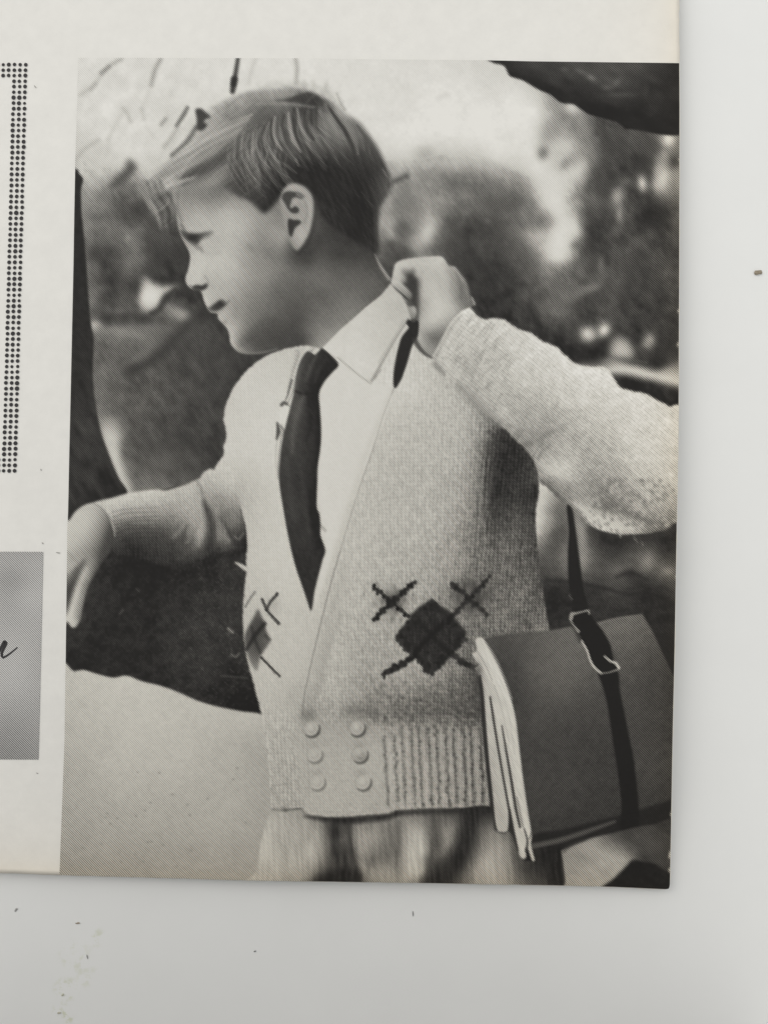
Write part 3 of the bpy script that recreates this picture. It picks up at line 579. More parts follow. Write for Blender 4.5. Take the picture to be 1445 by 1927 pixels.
for k_ in range(9):
    stroke([(556 - 1.7 * k_, 668 + 7.4 * k_), (562 - 1.5 * k_, 672 + 7.4 * k_)], 2.4, 140, .35, 1.3, CA)
stroke([(549, 716), (542, 742), (538, 752)], (4, 3, 2), 66, .7, 1.5); stroke([(530, 762), (536, 758), (544, 766)], (6, 7, 3), 66, .8, 1.6)
stroke([(522, 796), (524, 812), (521, 826)], (3, 8, 4), 62, .85, 1.6); stroke([(526, 800), (534, 810), (532, 820)], (2, 4, 2), 80, .6, 1.5)
region('shirt', [(536, 764), (544, 764), (547, 772), (540, 790), (534, 800), (527, 794), (526, 780)], 206, True, 1.4, .95)
stroke([(522, 824), (519, 860), (523, 900)], 2.4, 150, .5, 1.2, CA)
stroke([(446, 944), (452, 970), (460, 1006)], 3, 206, .0, 1.5, CA)
# fold where the far sleeve joins
stroke([(426, 905), (440, 930), (450, 955)], (4, 10, 6), 150, .4, 5, CA)

# ribbed welt: columns of little dark stitches
for k_ in range(13):
    xa = 722 + 16.3 * k_ + (2 if k_ % 2 else 0); xb = xa + 9 - k_ * .25
    y_ = 1368 + 6 * RS.rand() + (16 if k_ < 2 else 0)
    dk = 108 - 3.4 * k_
    stroke([(xa, y_), ((xa + xb) / 2, 1440), (xb, 1519)], (2, 4, 3.5), dk + 18, .5, 1.9, CA); stroke([(xa + 6, y_ + 8), ((xa + xb) / 2 + 6, 1440), (xb + 6, 1514)], (1, 2.5, 2), dk + 44, .3, 1.4, CA)
    stroke([(xa + 8, y_), ((xa + xb) / 2 + 8, 1440), (xb + 8, 1519)], (3, 6, 5), 178 - k_, .55, 2.2, CA)
    while y_ < 1514:
        f_ = (y_ - 1368) / 150
        blob(xa + (xb - xa) * f_ + RS.randn() * 1.3, y_, 2.2 + .8 * RS.rand(), 2.6 + 2 * RS.rand(), dk - 40 + 34 * RS.rand(), .7 * (.35 + .65 * RS.rand()), ang=25 * RS.randn(), clip=CA, hard=1.2)
        blob(xa + 8 + (xb - xa) * f_ + RS.randn() * 1.3, y_ + 4, 2.6, 3.2, dk + 10 + 40 * RS.rand(), .35 * RS.rand(), clip=CA)
        y_ += 6.6 + 2.4 * RS.rand()
for k_ in range(9):
    xa = 516 + 8 * k_
    stroke([(xa - 4, 1375), (xa, 1450), (xa + 1, 1518)], 3, 136, .26, 1.8, CA); stroke([(xa, 1375), (xa + 4, 1450), (xa + 5, 1518)], 3, 180, .2, 1.8, CA)
for k_ in range(240):
    x_ = 700 + 205 * RS.rand(); y_ = 1278 + 84 * RS.rand()
    blob(x_, y_, 3.4, 2.2, 66 if RS.rand() < .6 else 166, .26, 30, clip=CA)
for k_ in range(40):
    blob(640 + 80 * RS.rand(), 1322 + 24 * RS.rand(), 4, 2.4, 112, .22, 30, clip=CA)
blob(672, 1338, 20, 7, 104, .5, clip=CA); blob(580, 1344, 11, 9, 108, .5, clip=CA); blob(872, 1330, 34, 16, 96, .3, 10, clip=CA)
# left hem nick
stroke([(514, 1524), (530, 1526), (545, 1524), (564, 1524)], (4, 3, 5, 4), 92, .7, 1.6); blob(537, 1529, 6, 7, 66, .8); blob(510, 1536, 5, 9, 128, .5, 30)

# knitted diamond and crosses
DIA_ = []
SX, SY = 6.4, 5.8
MO = nid('diamond_motif')
sl, m = region('diamond_motif', [(806, 1132), (812, 1126), (822, 1134), (832, 1142), (846, 1150), (858, 1166), (868, 1178), (879, 1190), (872, 1204), (864, 1216), (856, 1228), (846, 1238), (838, 1246), (828, 1256), (812, 1268), (800, 1256), (790, 1246), (780, 1236), (766, 1226), (756, 1214), (743, 1200), (750, 1188), (758, 1178), (770, 1166), (778, 1152), (788, 1142)], 46, False, 2.2)
for x_ in np.arange(730, 896, SX):
    for y_ in np.arange(1112, 1284, SY):
        d_ = abs(x_ - 811) / 69 + abs(y_ - 1197) / 71
        if .80 < d_ < 1.0:
            DIA_.append((x_, y_))
texture((sl, m), KN, 6)
for k_ in range(90):
    u_ = RS.rand(); v_ = RS.rand(); x_ = 812 + 58 * (u_ - v_); y_ = 1197 + 56 * (u_ + v_ - 1)
    stroke([(x_, y_ - 4), (x_ + 1, y_ + 4)], 2.6, 40 if RS.rand() < .5 else 78, .4, 1.3)
stroke([(852, 1158), (812, 1194), (776, 1234)], 10, 32, .85, 2.6); stroke([(776, 1160), (812, 1196), (850, 1232)], 9, 36, .7, 2.6)




def stitch(x, y, tone, op=.95, r=3.5):
    """one duplicate-stitch V on the knit grid"""
    x = round(x / SX) * SX; y = round(y / SY) * SY + (SY / 2 if round(x / SX) % 2 else 0)
    blob(x + .5 * RS.randn(), y + .4 * RS.randn(), r * (1 + .12 * RS.randn()), r * 1.12, tone + 7 * RS.randn(), op, hard=2.2)


def stitchline(pts, w, tone, name, op=.95):
    P = np.array([q[:2] for q in pts], float)
    L = np.concatenate([[0], np.cumsum(np.hypot(*np.diff(P, axis=0).T))])
    stroke(pts, w * .55, tone, op * .9, 1.4, name=name, straight=True)
    sl, mm = poly([(P[0][0] - w * .6, P[0][1]), (P[-1][0] - w * .6, P[-1][1]), (P[-1][0] + w * .6, P[-1][1]), (P[0][0] + w * .6, P[0][1])], False, .8)
    ID[sl][mm > .5] = nid(name)
    for q in np.arange(0, L[-1] + 1, 4.0):
        c = np.array([np.interp(q, L, P[:, 0]), np.interp(q, L, P[:, 1])])
        if w > 6:
            stitch(c[0], c[1], tone, op, w * .47)
        else:
            blob(c[0] + .6 * RS.randn(), c[1] + .6 * RS.randn(), w * .45, w * .52, tone + 8 * RS.randn(), op * .7, hard=1.6)


blob(738, 1132, 22, 20, 116, .5, clip=CA); blob(884, 1122, 30, 26, 78, .8, clip=CA)
region('cardigan', [(738, 1096), (770, 1130), (740, 1166), (706, 1130)], 132, False, 3, .42, False)
region('cardigan', [(884, 1086), (918, 1120), (886, 1160), (850, 1122)], 80, False, 3, .62, False)
for k_ in range(70):
    x_ = 738 + 17 * RS.randn(); y_ = 1132 + 15 * RS.randn()
    blob(x_, y_, 1.8, 4, 70 if RS.rand() < .7 else 170, .35, clip=CA)
for k_ in range(60):
    x_ = 884 + 18 * RS.randn(); y_ = 1122 + 16 * RS.randn()
    blob(x_, y_, 1.8, 4.5, 46 if RS.rand() < .7 else 130, .35, clip=CA)
blob(739, 1131, 9, 10, 38, .8)
for x_, y_ in ((720, 1130), (752, 1118), (745, 1152), (728, 1118), (760, 1130), (738, 1165), (752, 1142)):
    blob(x_, y_, 4, 5, 96, .5, clip=CA)
stitchline([(702, 1103), (767, 1158)], 7.5, 38, 'cross_motif#0'); stitchline([(778, 1096), (742, 1128), (705, 1163)], 8, 38, 'cross_motif#0')
stitchline([(850, 1097), (915, 1155)], 8.5, 46, 'cross_motif#1', .8); stitchline([(920, 1086), (886, 1122), (854, 1155)], 7.5, 42, 'cross_motif#1', .75)
stitchline([(776, 1236), (750, 1252), (720, 1269)], 10, 40, 'cross_motif#2'); stitchline([(848, 1230), (872, 1246), (897, 1258)], 10, 46, 'cross_motif#3')
for x_, y_ in DIA_:
    stitch(x_, y_, 44, .92, 4.0)
# far front: the same motif, foreshortened
sl, m = region('diamond_motif#1', [(486, 1146), (492, 1160), (499, 1172), (500, 1184), (508, 1205), (500, 1220), (490, 1236), (484, 1262), (474, 1252), (464, 1226), (460, 1200), (466, 1182), (476, 1164)], [(486, 1155, 84), (495, 1176, 60), (476, 1190, 72), (500, 1205, 88), (486, 1222, 74), (470, 1230, 96), (480, 1255, 118), (466, 1210, 84)], True, 2.2, .92)
stroke([(498, 1174), (480, 1196), (464, 1222)], (7, 8, 6), 38, .8, 2.2); stroke([(474, 1180), (480, 1204), (490, 1228)], (4, 7, 4), 46, .7, 2.2); stroke([(500, 1196), (508, 1204)], 5, 56, .6, 2)
stitchline([(522, 1117), (510, 1132), (501, 1148)], 5.8, 38, 'cross_motif#4', .9); stitchline([(494, 1128), (501, 1146), (512, 1160), (526, 1174)], 5.8, 44, 'cross_motif#4', .8)
stitchline([(492, 1237), (504, 1250), (526, 1272)], 5, 50, 'cross_motif#5', .85); stroke([(480, 1114), (470, 1128), (462, 1142)], 3.5, 96, .7, 1.4)
blob(514, 1138, 12, 14, 140, .35, clip=CA)

# six buttons on the welt
for i_, (x_, y_, st_) in enumerate(((586, 1371, 1.), (672, 1370, .95), (592, 1420, .55), (677, 1420, .95), (597, 1472, .55), (683, 1472, .8))):
    a_ = np.linspace(0, 2 * np.pi, 17)[:-1]
    B_ = region('button#%d' % i_, [(x_ + 14.5 * math.cos(q), y_ + 15.5 * math.sin(q)) for q in a_], 166, True, 1.8, .55)
    stroke([(x_ + 15.5 * math.cos(q), y_ + 16 * math.sin(q)) for q in np.linspace(-.35, 2.3, 12)], [1, 2.5, 3.5, 4.5, 5, 5, 5, 4.5, 4, 3.4, 2.5, 1], 70, .9 * st_, 1.7)
    stroke([(x_ + 10 * math.cos(q), y_ + 10.5 * math.sin(q)) for q in np.linspace(-.5, 2.3, 8)], 2.4, 178, .5, 1.5)
    stroke([(x_ + 7 * math.cos(q), y_ + 7.5 * math.sin(q)) for q in np.linspace(-.2, 2.4, 8)], 2.2, 132, .45 * st_, 1.4)
    stroke([(x_ + 15 * math.cos(q), y_ + 15.5 * math.sin(q)) for q in np.linspace(2.5, 5.0, 9)], 2, 128, .5 * st_, 1.6)
    blob(x_ - 2, y_ - 3, 5, 6, 186, .7 * st_); blob(x_ - 2, y_ - 19, 11, 5, 128, .4 * st_, clip=CA)
    if i_ == 3:
        blob(x_ + 3, y_ + 5, 10, 9, 112, .6, clip=B_); blob(x_ - 3, y_ - 4, 6, 5, 176, .5); stroke([(x_ - 2, y_ + 2), (x_ + 4, y_ + 4), (x_ + 8, y_)], 2, 176, .5, 1.2)

# ---- far arm (viewer's left): sleeve, hand
SL = region('sleeve#1', [(176, 947), (214, 936), (246, 927), (292, 921), (314, 922), (350, 911), (366, 904), (376, 900), (384, 888), (397, 882), (409, 886), (414, 876), (424, 862), (440, 900), (452, 950), (462, 1000), (464, 1040), (446, 1036), (428, 1038), (396, 1048), (360, 1062), (330, 1067), (300, 1064), (270, 1056), (240, 1048), (213, 1042), (214, 1010), (209, 985), (198, 966)], [
    (190, 954, 182), (215, 948, 184), (255, 940, 184), (300, 934, 180), (345, 926, 176), (370, 916, 174), (400, 896, 184), (416, 890, 186), (212, 968, 176), (250, 958, 166), (290, 958, 158), (330, 945, 166), (225, 980, 128), (260, 980, 120), (300, 978, 122), (330, 976, 130), (355, 962, 160),
    (230, 998, 92), (260, 1000, 82), (300, 1002, 80), (330, 995, 104), (350, 1012, 96), (365, 995, 142), (374, 975, 158), (384, 945, 156), (240, 1020, 56), (280, 1030, 56), (320, 1040, 62), (350, 1042, 70), (380, 1030, 92), (372, 1015, 132), (240, 1040, 44), (300, 1056, 50), (350, 1056, 58),
    (400, 925, 162), (425, 918, 178), (412, 940, 140), (435, 945, 150), (430, 968, 118), (445, 985, 110), (412, 985, 112), (418, 1005, 122), (428, 1018, 112), (400, 1025, 70), (415, 1036, 60), (446, 1004, 70), (456, 1020, 42), (450, 1036, 40), (440, 1020, 74)], True, 1.8)
stroke([(372, 906), (382, 930), (388, 952), (396, 972)], (2, 4, 7, 12), 100, .5, 4, SL); stroke([(384, 944), (392, 966), (398, 990), (396, 1016), (390, 1034)], (4, 11, 15, 14, 10), 54, .75, 5, SL)
stroke([(416, 975), (428, 998), (444, 1016), (456, 1030)], (3, 8, 12, 10), 54, .7, 4.5, SL); stroke([(442, 1010), (450, 1014), (458, 1004)], 4, 130, .6, 2, SL); stroke([(420, 985), (424, 1004), (432, 1018)], (3, 7, 4), 138, .5, 2.5, SL)
stroke([(380, 960), (378, 996), (374, 1024)], (4, 12, 4), 162, .6, 3.5, SL); stroke([(352, 990), (346, 1010), (338, 1024)], (3, 8, 4), 66, .45, 3.5, SL); stroke([(366, 1000), (360, 1016), (352, 1030)], (3, 7, 4), 62, .45, 3.5, SL); stroke([(410, 950), (414, 985), (410, 1015)], (4, 9, 5), 140, .4, 4, SL); stroke([(402, 985), (402, 1010), (396, 1030)], (3, 8, 6), 60, .4, 4, SL); stroke([(324, 1012), (332, 1006), (345, 990)], (4, 8, 4), 134, .5, 3, SL); stroke([(352, 1022), (362, 1010), (368, 994)], (3, 6, 4), 138, .5, 2.5, SL)
stroke([(378, 896), (392, 912), (404, 936), (410, 960)], (2, 6, 8, 6), 150, .35, 4, SL)
for k_ in range(8):
    y_ = 958 + 8 * k_
    stroke([(213 + k_, y_ + 6 + RS.randn()), (240, y_ + 1.5 * RS.randn()), (268, y_ - 1 + 1.5 * RS.randn()), (296 + 10 * RS.rand(), y_ - 3)], (3, 4, 3, 1), (112, 98, 88, 76, 68, 58, 52, 48)[k_], .38, 1.6, SL)
    stroke([(212 + k_, y_ + 10), (250, y_ + 4), (296, y_ + 1)], (2, 3, 1), (176, 164, 146, 118, 98, 78, 66, 60)[k_], .34, 1.6, SL)
stroke([(205, 974), (213, 990), (216, 1008)], (2, 5, 4), 160, .7, 1.5)
texture(SL, KN, 7); texture(SL, noise(7, 101, 2, -10), 3)
HA = region('hand#1', [(120, 985), (130, 980), (142, 963), (158, 951), (176, 946), (190, 954), (201, 966), (209, 984), (214, 1008), (209, 1035), (197, 1052), (180, 1080), (165, 1110), (156, 1146), (152, 1166), (144, 1179), (136, 1181), (128, 1170), (120, 1160)], [
    (130, 1000, 184), (140, 975, 186), (160, 960, 182), (180, 962, 172), (160, 990, 182), (150, 1020, 172), (180, 990, 158), (196, 985, 128), (207, 1000, 80), (200, 1020, 78), (180, 1020, 132), (160, 1045, 142), (132, 1030, 178), (132, 1055, 162), (190, 1045, 78), (178, 1060, 120), (170, 1085, 132), (158, 1090, 158), (150, 1115, 166), (142, 1145, 172), (138, 1165, 178), (165, 1100, 110), (152, 1150, 130), (176, 1085, 84), (148, 1172, 150)], True, 1.8)
region('hand#1', [(120, 1082), (130, 1078), (144, 1064), (160, 1052), (163, 1056), (152, 1078), (142, 1104), (134, 1130), (127, 1150), (120, 1156)], [(126, 1085, 124), (140, 1074, 96), (155, 1060, 104), (130, 1105, 56), (140, 1092, 62), (126, 1135, 58)], True, 3.4, .88, False)
stroke([(160, 1052), (152, 1064), (140, 1078)], (2, 5, 6), 92, .5, 3, HA); stroke([(128, 1040), (140, 1052), (148, 1062)], 4, 138, .4, 3, HA)
stroke([(164, 1070), (152, 1100), (142, 1130)], 5, 180, .45, 3, HA); blob(139, 1172, 5, 5, 184, .5, clip=HA)
blob(128, 1070, 8, 9, 140, .4, clip=HA)
stroke([(178, 948), (194, 958), (206, 974), (213, 996)], 2.5, 138, .55, 1.2); stroke([(150, 962), (168, 956), (186, 962)], 3, 164, .4, 2, HA)
blob(206, 1030, 8, 30, 70, .7, 8, clip=HA)
stroke([(150, 1160), (152, 1168)], 5, 96, .5, 2, HA)

# ---- near arm: sleeve, cuff, hand at the collar
NS = region('sleeve', [(811, 672), (820, 656), (835, 626), (850, 600), (866, 585), (881, 577), (890, 584), (900, 596), (912, 601), (930, 598), (946, 600), (962, 610), (978, 620), (994, 624), (1010, 634), (1024, 644), (1045, 652), (1060, 666), (1080, 682), (1106, 690), (1130, 690), (1144, 696), (1154, 710), (1166, 728), (1184, 735), (1212, 740), (1236, 752), (1258, 764), (1290, 778), (1290, 970), (1268, 985), (1256, 998), (1236, 1002), (1200, 1006), (1165, 1006), (1135, 1000), (1112, 988), (1092, 968), (1072, 958), (1050, 938), (1030, 918), (1013, 904), (1008, 876), (988, 846), (966, 824), (945, 804), (925, 788), (902, 766), (880, 744), (850, 716), (832, 694)], [
    (820, 672, 176), (850, 640, 180), (880, 600, 190), (900, 620, 182), (870, 680, 170), (845, 690, 172), (900, 660, 176), (935, 620, 190), (880, 730, 168), (920, 720, 172), (930, 680, 172), (965, 640, 188), (965, 700, 180), (920, 770, 168), (990, 660, 192), (1020, 680, 192), (1040, 670, 196), (1080, 710, 198), (1125, 710, 200), (1140, 730, 196), (960, 770, 164), (1000, 750, 166), (985, 820, 148), (1000, 845, 136), (1012, 820, 146),
    (1060, 750, 184), (1110, 770, 182), (1160, 760, 194), (1200, 765, 198), (1250, 790, 194), (1180, 800, 190), (1060, 810, 164), (1110, 840, 162), (1160, 850, 172), (1220, 840, 188), (1260, 860, 186), (1050, 855, 166), (1030, 880, 168), (1050, 895, 178), (1085, 890, 166), (1120, 900, 152), (1170, 900, 162), (1230, 920, 174), (1265, 930, 168),
    (1030, 905, 130), (1060, 930, 128), (1080, 945, 150), (1110, 930, 146), (1140, 945, 130), (1180, 950, 140), (1230, 960, 150), (1260, 970, 138), (1110, 965, 172), (1140, 985, 178), (1180, 995, 172), (1220, 985, 146), (1215, 1000, 130), (1250, 990, 110), (1020, 895, 150)], True, 1.6, rough=.7)
T[NS[0]] += NS[1] * np.clip((T[NS[0]] - 140) / 40, 0, 1) * 7
texture(NS, noise(5, 111, 1.4, 50), 8); texture(NS, noise(3.4, 112), 8); texture(NS, noise(18, 113, 2, 40), 6); texture(NS, noise(9, 114, 1.6, 120), 5)
sl, m = NS
ux_ = xg * .80 + yg * .60; uy_ = -xg * .60 + yg * .80          # wales of the near sleeve run along the arm
K2 = np.sin(2 * np.pi * uy_ / 7.2 + 1.6 * noise(22, 117)) * (.5 + .5 * np.sin(2 * np.pi * ux_ / 6.8 + 2.2 * np.sin(2 * np.pi * uy_ / 7.2) + 1.8 * noise(20, 118)))
T[sl] += m * 9 * K2[sl]
cu_ = np.exp(-(((xg - 885) / 70) ** 2 + ((yg - 650) / 62) ** 2) ** 2)
T[sl] += m * (7 * cu_ * np.sin(2 * np.pi * ((xg * .86 + yg * .5) / 7.4 + .7 * noise(16, 115))) * (.55 + .45 * noise(7, 116)))[sl]
# cuff rim and ribs
stroke([(812, 670), (830, 636), (846, 608), (864, 588), (880, 579)], (4, 5, 5, 4, 2), 192, .75, 1.4)
stroke([(818, 676), (836, 640), (852, 612), (868, 594)], (6, 6, 5, 3), 146, .5, 2, NS)
for k_ in range(120):
    u_ = RS.rand(); v_ = RS.rand()
    x_ = 830 + 62 * u_ + 92 * v_; y_ = 668 - 78 * u_ + 70 * v_
    stroke([(x_, y_), (x_ + 6, y_ - 9)], 3.2, 132 if RS.rand() < .55 else 204, .26, 1.7, NS)
region('sleeve', [(814, 680), (822, 682), (836, 700), (838, 708), (828, 702), (816, 690)], 128, True, 2.5, .7, False)
stroke([(1020, 645), (980, 640), (950, 650)], 4, 200, .2, 3, NS)
# shade and crease lines of the near sleeve
stroke([(862, 726), (890, 752), (916, 778), (940, 798)], (8, 18, 24, 12), 128, .55, 6)
stroke([(985, 810), (1015, 815), (1050, 808), (1060, 800)], (6, 14, 10, 4), 128, .4, 5, NS); stroke([(998, 838), (1016, 824), (1040, 812)], 6, 112, .4, 3, NS); stroke([(1012, 862), (1020, 848), (1034, 838)], 4, 112, .45, 2.5, NS)
stroke([(1012, 868), (1040, 886), (1070, 902)], (6, 16, 6), 190, .6, 4, NS); stroke([(1040, 900), (1070, 915), (1100, 922)], 12, 146, .4, 5, NS)
stroke([(1118, 948), (1150, 956), (1190, 968), (1225, 985)], (6, 16, 16, 8), 92, .6, 5, NS); stroke([(1080, 946), (1112, 968), (1150, 988), (1190, 994)], (5, 14, 16, 6), 190, .75, 4, NS)
stroke([(1020, 908), (1048, 934), (1072, 954), (1092, 966)], (8, 10, 8, 5), 92, .6, 3, NS)
stroke([(1130, 1003), (1170, 1010), (1220, 1010), (1258, 1000), (1280, 985)], (4, 7, 9, 10, 12), 56, .8, 3)
for k_ in range(46):
    x_ = 1092 + 120 * RS.rand(); y_ = 968 + (x_ - 1092) * .36 + 14 * RS.rand() - 2
    stroke([(x_, y_), (x_ + 2, y_ + 5)], 2.6, 160 if RS.rand() < .6 else 80, .4, 1.5)
for k_ in range(260):
    x_ = 1110 + 160 * RS.rand(); y_ = 900 + 90 * RS.rand()
    blob(x_, y_, 3, 3, 100 if RS.rand() < .6 else 186, .35, clip=NS)
blob(1106, 690, 14, 6, 200, .5, clip=NS)
for k_ in range(26):
    x_ = 955 + 60 * RS.rand(); y_ = 806 + (x_ - 955) * .7 + 26 * RS.rand()
    stroke([(x_, y_), (x_ + 7, y_ - 13)], 3, 118 if RS.rand() < .6 else 182, .34, 1.8, NS)

NH = region('hand', [(736, 534), (738, 520), (742, 500), (747, 493), (764, 487), (800, 483), (828, 482), (836, 487), (843, 498), (850, 501), (857, 502), (866, 514), (876, 526), (882, 540), (885, 553), (891, 562), (895, 574), (884, 578), (868, 585), (850, 602), (834, 630), (821, 656), (812, 671), (802, 668), (790, 652), (785, 640), (787, 622), (784, 606), (774, 608), (766, 604), (764, 588), (760, 570), (748, 555)], [
    (742, 515, 186), (750, 500, 188), (775, 492, 184), (800, 490, 182), (830, 490, 188), (790, 510, 178), (820, 520, 178), (800, 550, 180), (830, 560, 184), (805, 590, 182), (840, 590, 182), (812, 615, 170), (846, 525, 160), (855, 510, 150), (862, 530, 132), (872, 545, 118), (880, 565, 112), (866, 566, 120), (850, 555, 160), (855, 578, 172), (806, 632, 128), (818, 636, 108), (796, 640, 160), (800, 658, 150), (812, 655, 140), (752, 540, 170), (775, 580, 120), (776, 598, 150)], True, 1.5)
region('hand', [(756, 505), (764, 511), (771, 512), (778, 505), (779, 517), (786, 524), (790, 530), (788, 556), (786, 584), (785, 604), (776, 608), (769, 603), (771, 590), (766, 575), (772, 560), (760, 545), (752, 533), (762, 531), (762, 518)], 54, True, 3, .92, False)
blob(770, 512, 9, 5, 120, .45); blob(760, 524, 5, 8, 140, .35)
region('hand', [(738, 529), (748, 527), (760, 537), (770, 546), (775, 554), (772, 561), (762, 557), (750, 549), (740, 541)], [(740, 532, 180), (752, 538, 172), (766, 548, 150), (774, 556, 120), (752, 548, 150)], True, 1.8, .95, False)
stroke([(738, 540), (748, 549), (760, 558), (770, 566)], (4, 6, 5, 3), 62, .85, 1.6)
region('hand', [(762, 572), (770, 576), (780, 576), (784, 586), (780, 600), (772, 600), (764, 592), (760, 582)], [(765, 576, 150), (776, 582, 172), (780, 594, 150), (768, 592, 130)], True, 1.6, .9, False)
blob(772, 572, 6, 5, 92, .6); stroke([(764, 590), (774, 600), (780, 604)], 3, 80, .7, 1.4)
stroke([(785, 530), (787, 570), (786, 620), (784, 640)], (2, 3, 3, 2), 92, .4, 1.5)
stroke([(846, 500), (852, 520), (848, 548)], (3, 6, 4), 146, .45, 3, NH); stroke([(888, 560), (893, 572)], 3, 178, .7, 1.3, NH)
stroke([(790, 494), (806, 498), (822, 494)], 5, 196, .4, 3, NH); stroke([(794, 512), (790, 530), (792, 556)], (3, 7, 3), 160, .4, 3.5, NH); stroke([(826, 500), (840, 530), (846, 560)], (5, 12, 5), 192, .35, 5, NH)
stroke([(858, 512), (866, 534), (868, 556)], (3, 5, 3), 98, .5, 3, NH); stroke([(872, 526), (878, 548), (882, 566)], (2, 4, 2), 148, .5, 2.4, NH); stroke([(853, 506), (862, 514), (870, 528)], 4, 166, .5, 2.4, NH)
texture(NH, noise(7, 121), 2.5)

# satchel hanging at his side
region('strap', [(1066, 952), (1076, 958), (1081, 985), (1087, 1030), (1092, 1068), (1098, 1110), (1106, 1150), (1080, 1160), (1075, 1130), (1069, 1090), (1068, 1040), (1070, 1000)], 36, True, 1.4)
SB = region('satchel', [(896, 1206), (935, 1196), (980, 1190), (1033, 1187), (1062, 1181), (1080, 1178), (1120, 1172), (1150, 1164), (1180, 1159), (1208, 1156), (1226, 1186), (1246, 1230), (1266, 1272), (1300, 1300), (1300, 1538), (1258, 1548), (1230, 1552), (1190, 1560), (1152, 1570), (1110, 1580), (1060, 1598), (1003, 1606), (990, 1560), (960, 1330), (930, 1240)], [
    (930, 1210, 78), (960, 1240, 72), (985, 1200, 84), (1000, 1250, 86), (1050, 1215, 98), (1060, 1280, 92), (1030, 1290, 88), (1000, 1350, 72), (960, 1310, 62), (1050, 1400, 68), (1100, 1330, 74), (1000, 1450, 66), (1080, 1480, 66), (1020, 1545, 62), (1130, 1500, 60), (1140, 1420, 62),
    (1150, 1185, 102), (1185, 1190, 100), (1170, 1230, 92), (1205, 1250, 82), (1240, 1260, 70), (1200, 1350, 72), (1250, 1350, 64), (1220, 1450, 70), (1245, 1500, 62), (1262, 1400, 62), (1060, 1545, 60)], False, 1.4)
texture(SB, noise(12, 131), 3); texture(SB, noise(4, 132), 4); texture(SB, noise(3, 133, 3, -48), 3)
blob(1048, 1255, 40, 50, 104, .35, 0, clip=SB)
region('satchel', [(1000, 1572), (1050, 1562), (1100, 1550), (1150, 1538), (1200, 1524), (1240, 1512), (1290, 1500), (1290, 1545), (1240, 1552), (1190, 1560), (1150, 1570), (1110, 1580), (1060, 1600), (1002, 1608)], 38, True, 2.4, .92, False)
stroke([(1004, 1592), (1050, 1582), (1100, 1566), (1156, 1546)], (10, 9, 8, 4), 92, .8, 2.4)
stroke([(990, 1236), (1010, 1320), (1010, 1380)], 20, 92, .12, 9)
stroke([(1208, 1156), (1226, 1186), (1248, 1232), (1268, 1276)], 4, 92, .4, 2, SB)
stroke([(1122, 1174), (1160, 1164), (1206, 1157)], 3, 120, .5, 1.4)
stroke([(1122, 1180), (1145, 1215), (1158, 1240)], 6, 54, .4, 3)
region('strap', [(1126, 1264), (1160, 1260), (1166, 1300), (1174, 1340), (1182, 1380), (1191, 1425), (1198, 1480), (1201, 1515), (1200, 1556), (1168, 1562), (1169, 1512), (1162, 1455), (1152, 1390), (1142, 1325), (1132, 1288)], 33, True, 1.8)
region('strap', [(1074, 1158), (1090, 1152), (1106, 1152), (1120, 1170), (1134, 1188), (1146, 1210), (1152, 1232), (1156, 1248), (1162, 1258), (1146, 1264), (1130, 1265), (1112, 1244), (1100, 1216), (1090, 1196), (1078, 1176)], 32, True, 1.4)
stroke([(1080, 1180), (1092, 1206)], 6, 40, .7, 3)
BK = ((([(1074, 1164), (1076, 1156), (1084, 1154), (1096, 1151), (1106, 1149), (1108, 1155)], (7, 8, 4, 3, 4, 3), 146), ([(1072, 1166), (1080, 1178), (1088, 1188)], (3, 3, 6), 140), ([(1094, 1206), (1104, 1224), (1110, 1242), (1118, 1256), (1131, 1267)], (3, 4, 4, 4, 4), 186),
       ([(1131, 1267), (1142, 1266), (1150, 1264), (1162, 1260)], (3, 2.5, 3, 4), 124), ([(1164, 1257), (1158, 1248), (1148, 1244), (1137, 1235)], (5, 5, 4, 3), 190)))
for p_, w_, t_ in BK:
    stroke(p_, w_, t_, .92, 1.0, name='buckle')
stroke([(1071, 1120), (1076, 1128)], 3, 96, .6, 1.2)
# white cords
TS = region('tassel', [(894, 1204), (906, 1199), (914, 1210), (926, 1230), (940, 1258), (952, 1288), (962, 1318), (970, 1352), (976, 1400), (984, 1465), (992, 1520), (1000, 1570), (999, 1590), (1006, 1618), (1001, 1620), (992, 1596), (988, 1600), (990, 1612), (984, 1617), (976, 1612), (974, 1596), (966, 1560), (958, 1520), (955, 1564), (944, 1566), (932, 1560), (927, 1500), (920, 1440), (913, 1370), (907, 1300), (904, 1280), (893, 1258), (899, 1252), (893, 1240), (888, 1230), (897, 1224)],
            [(900, 1210, 186), (915, 1240, 188), (935, 1280, 194), (955, 1320, 194), (968, 1380, 190), (976, 1450, 186), (985, 1530, 182), (1000, 1600, 180), (918, 1300, 178), (925, 1380, 176), (935, 1450, 170), (942, 1520, 168), (946, 1558, 162), (980, 1600, 178), (950, 1400, 182), (905, 1260, 184)], True, 1.3)
texture(TS, noise(2.4, 141, 8, 66), 9)
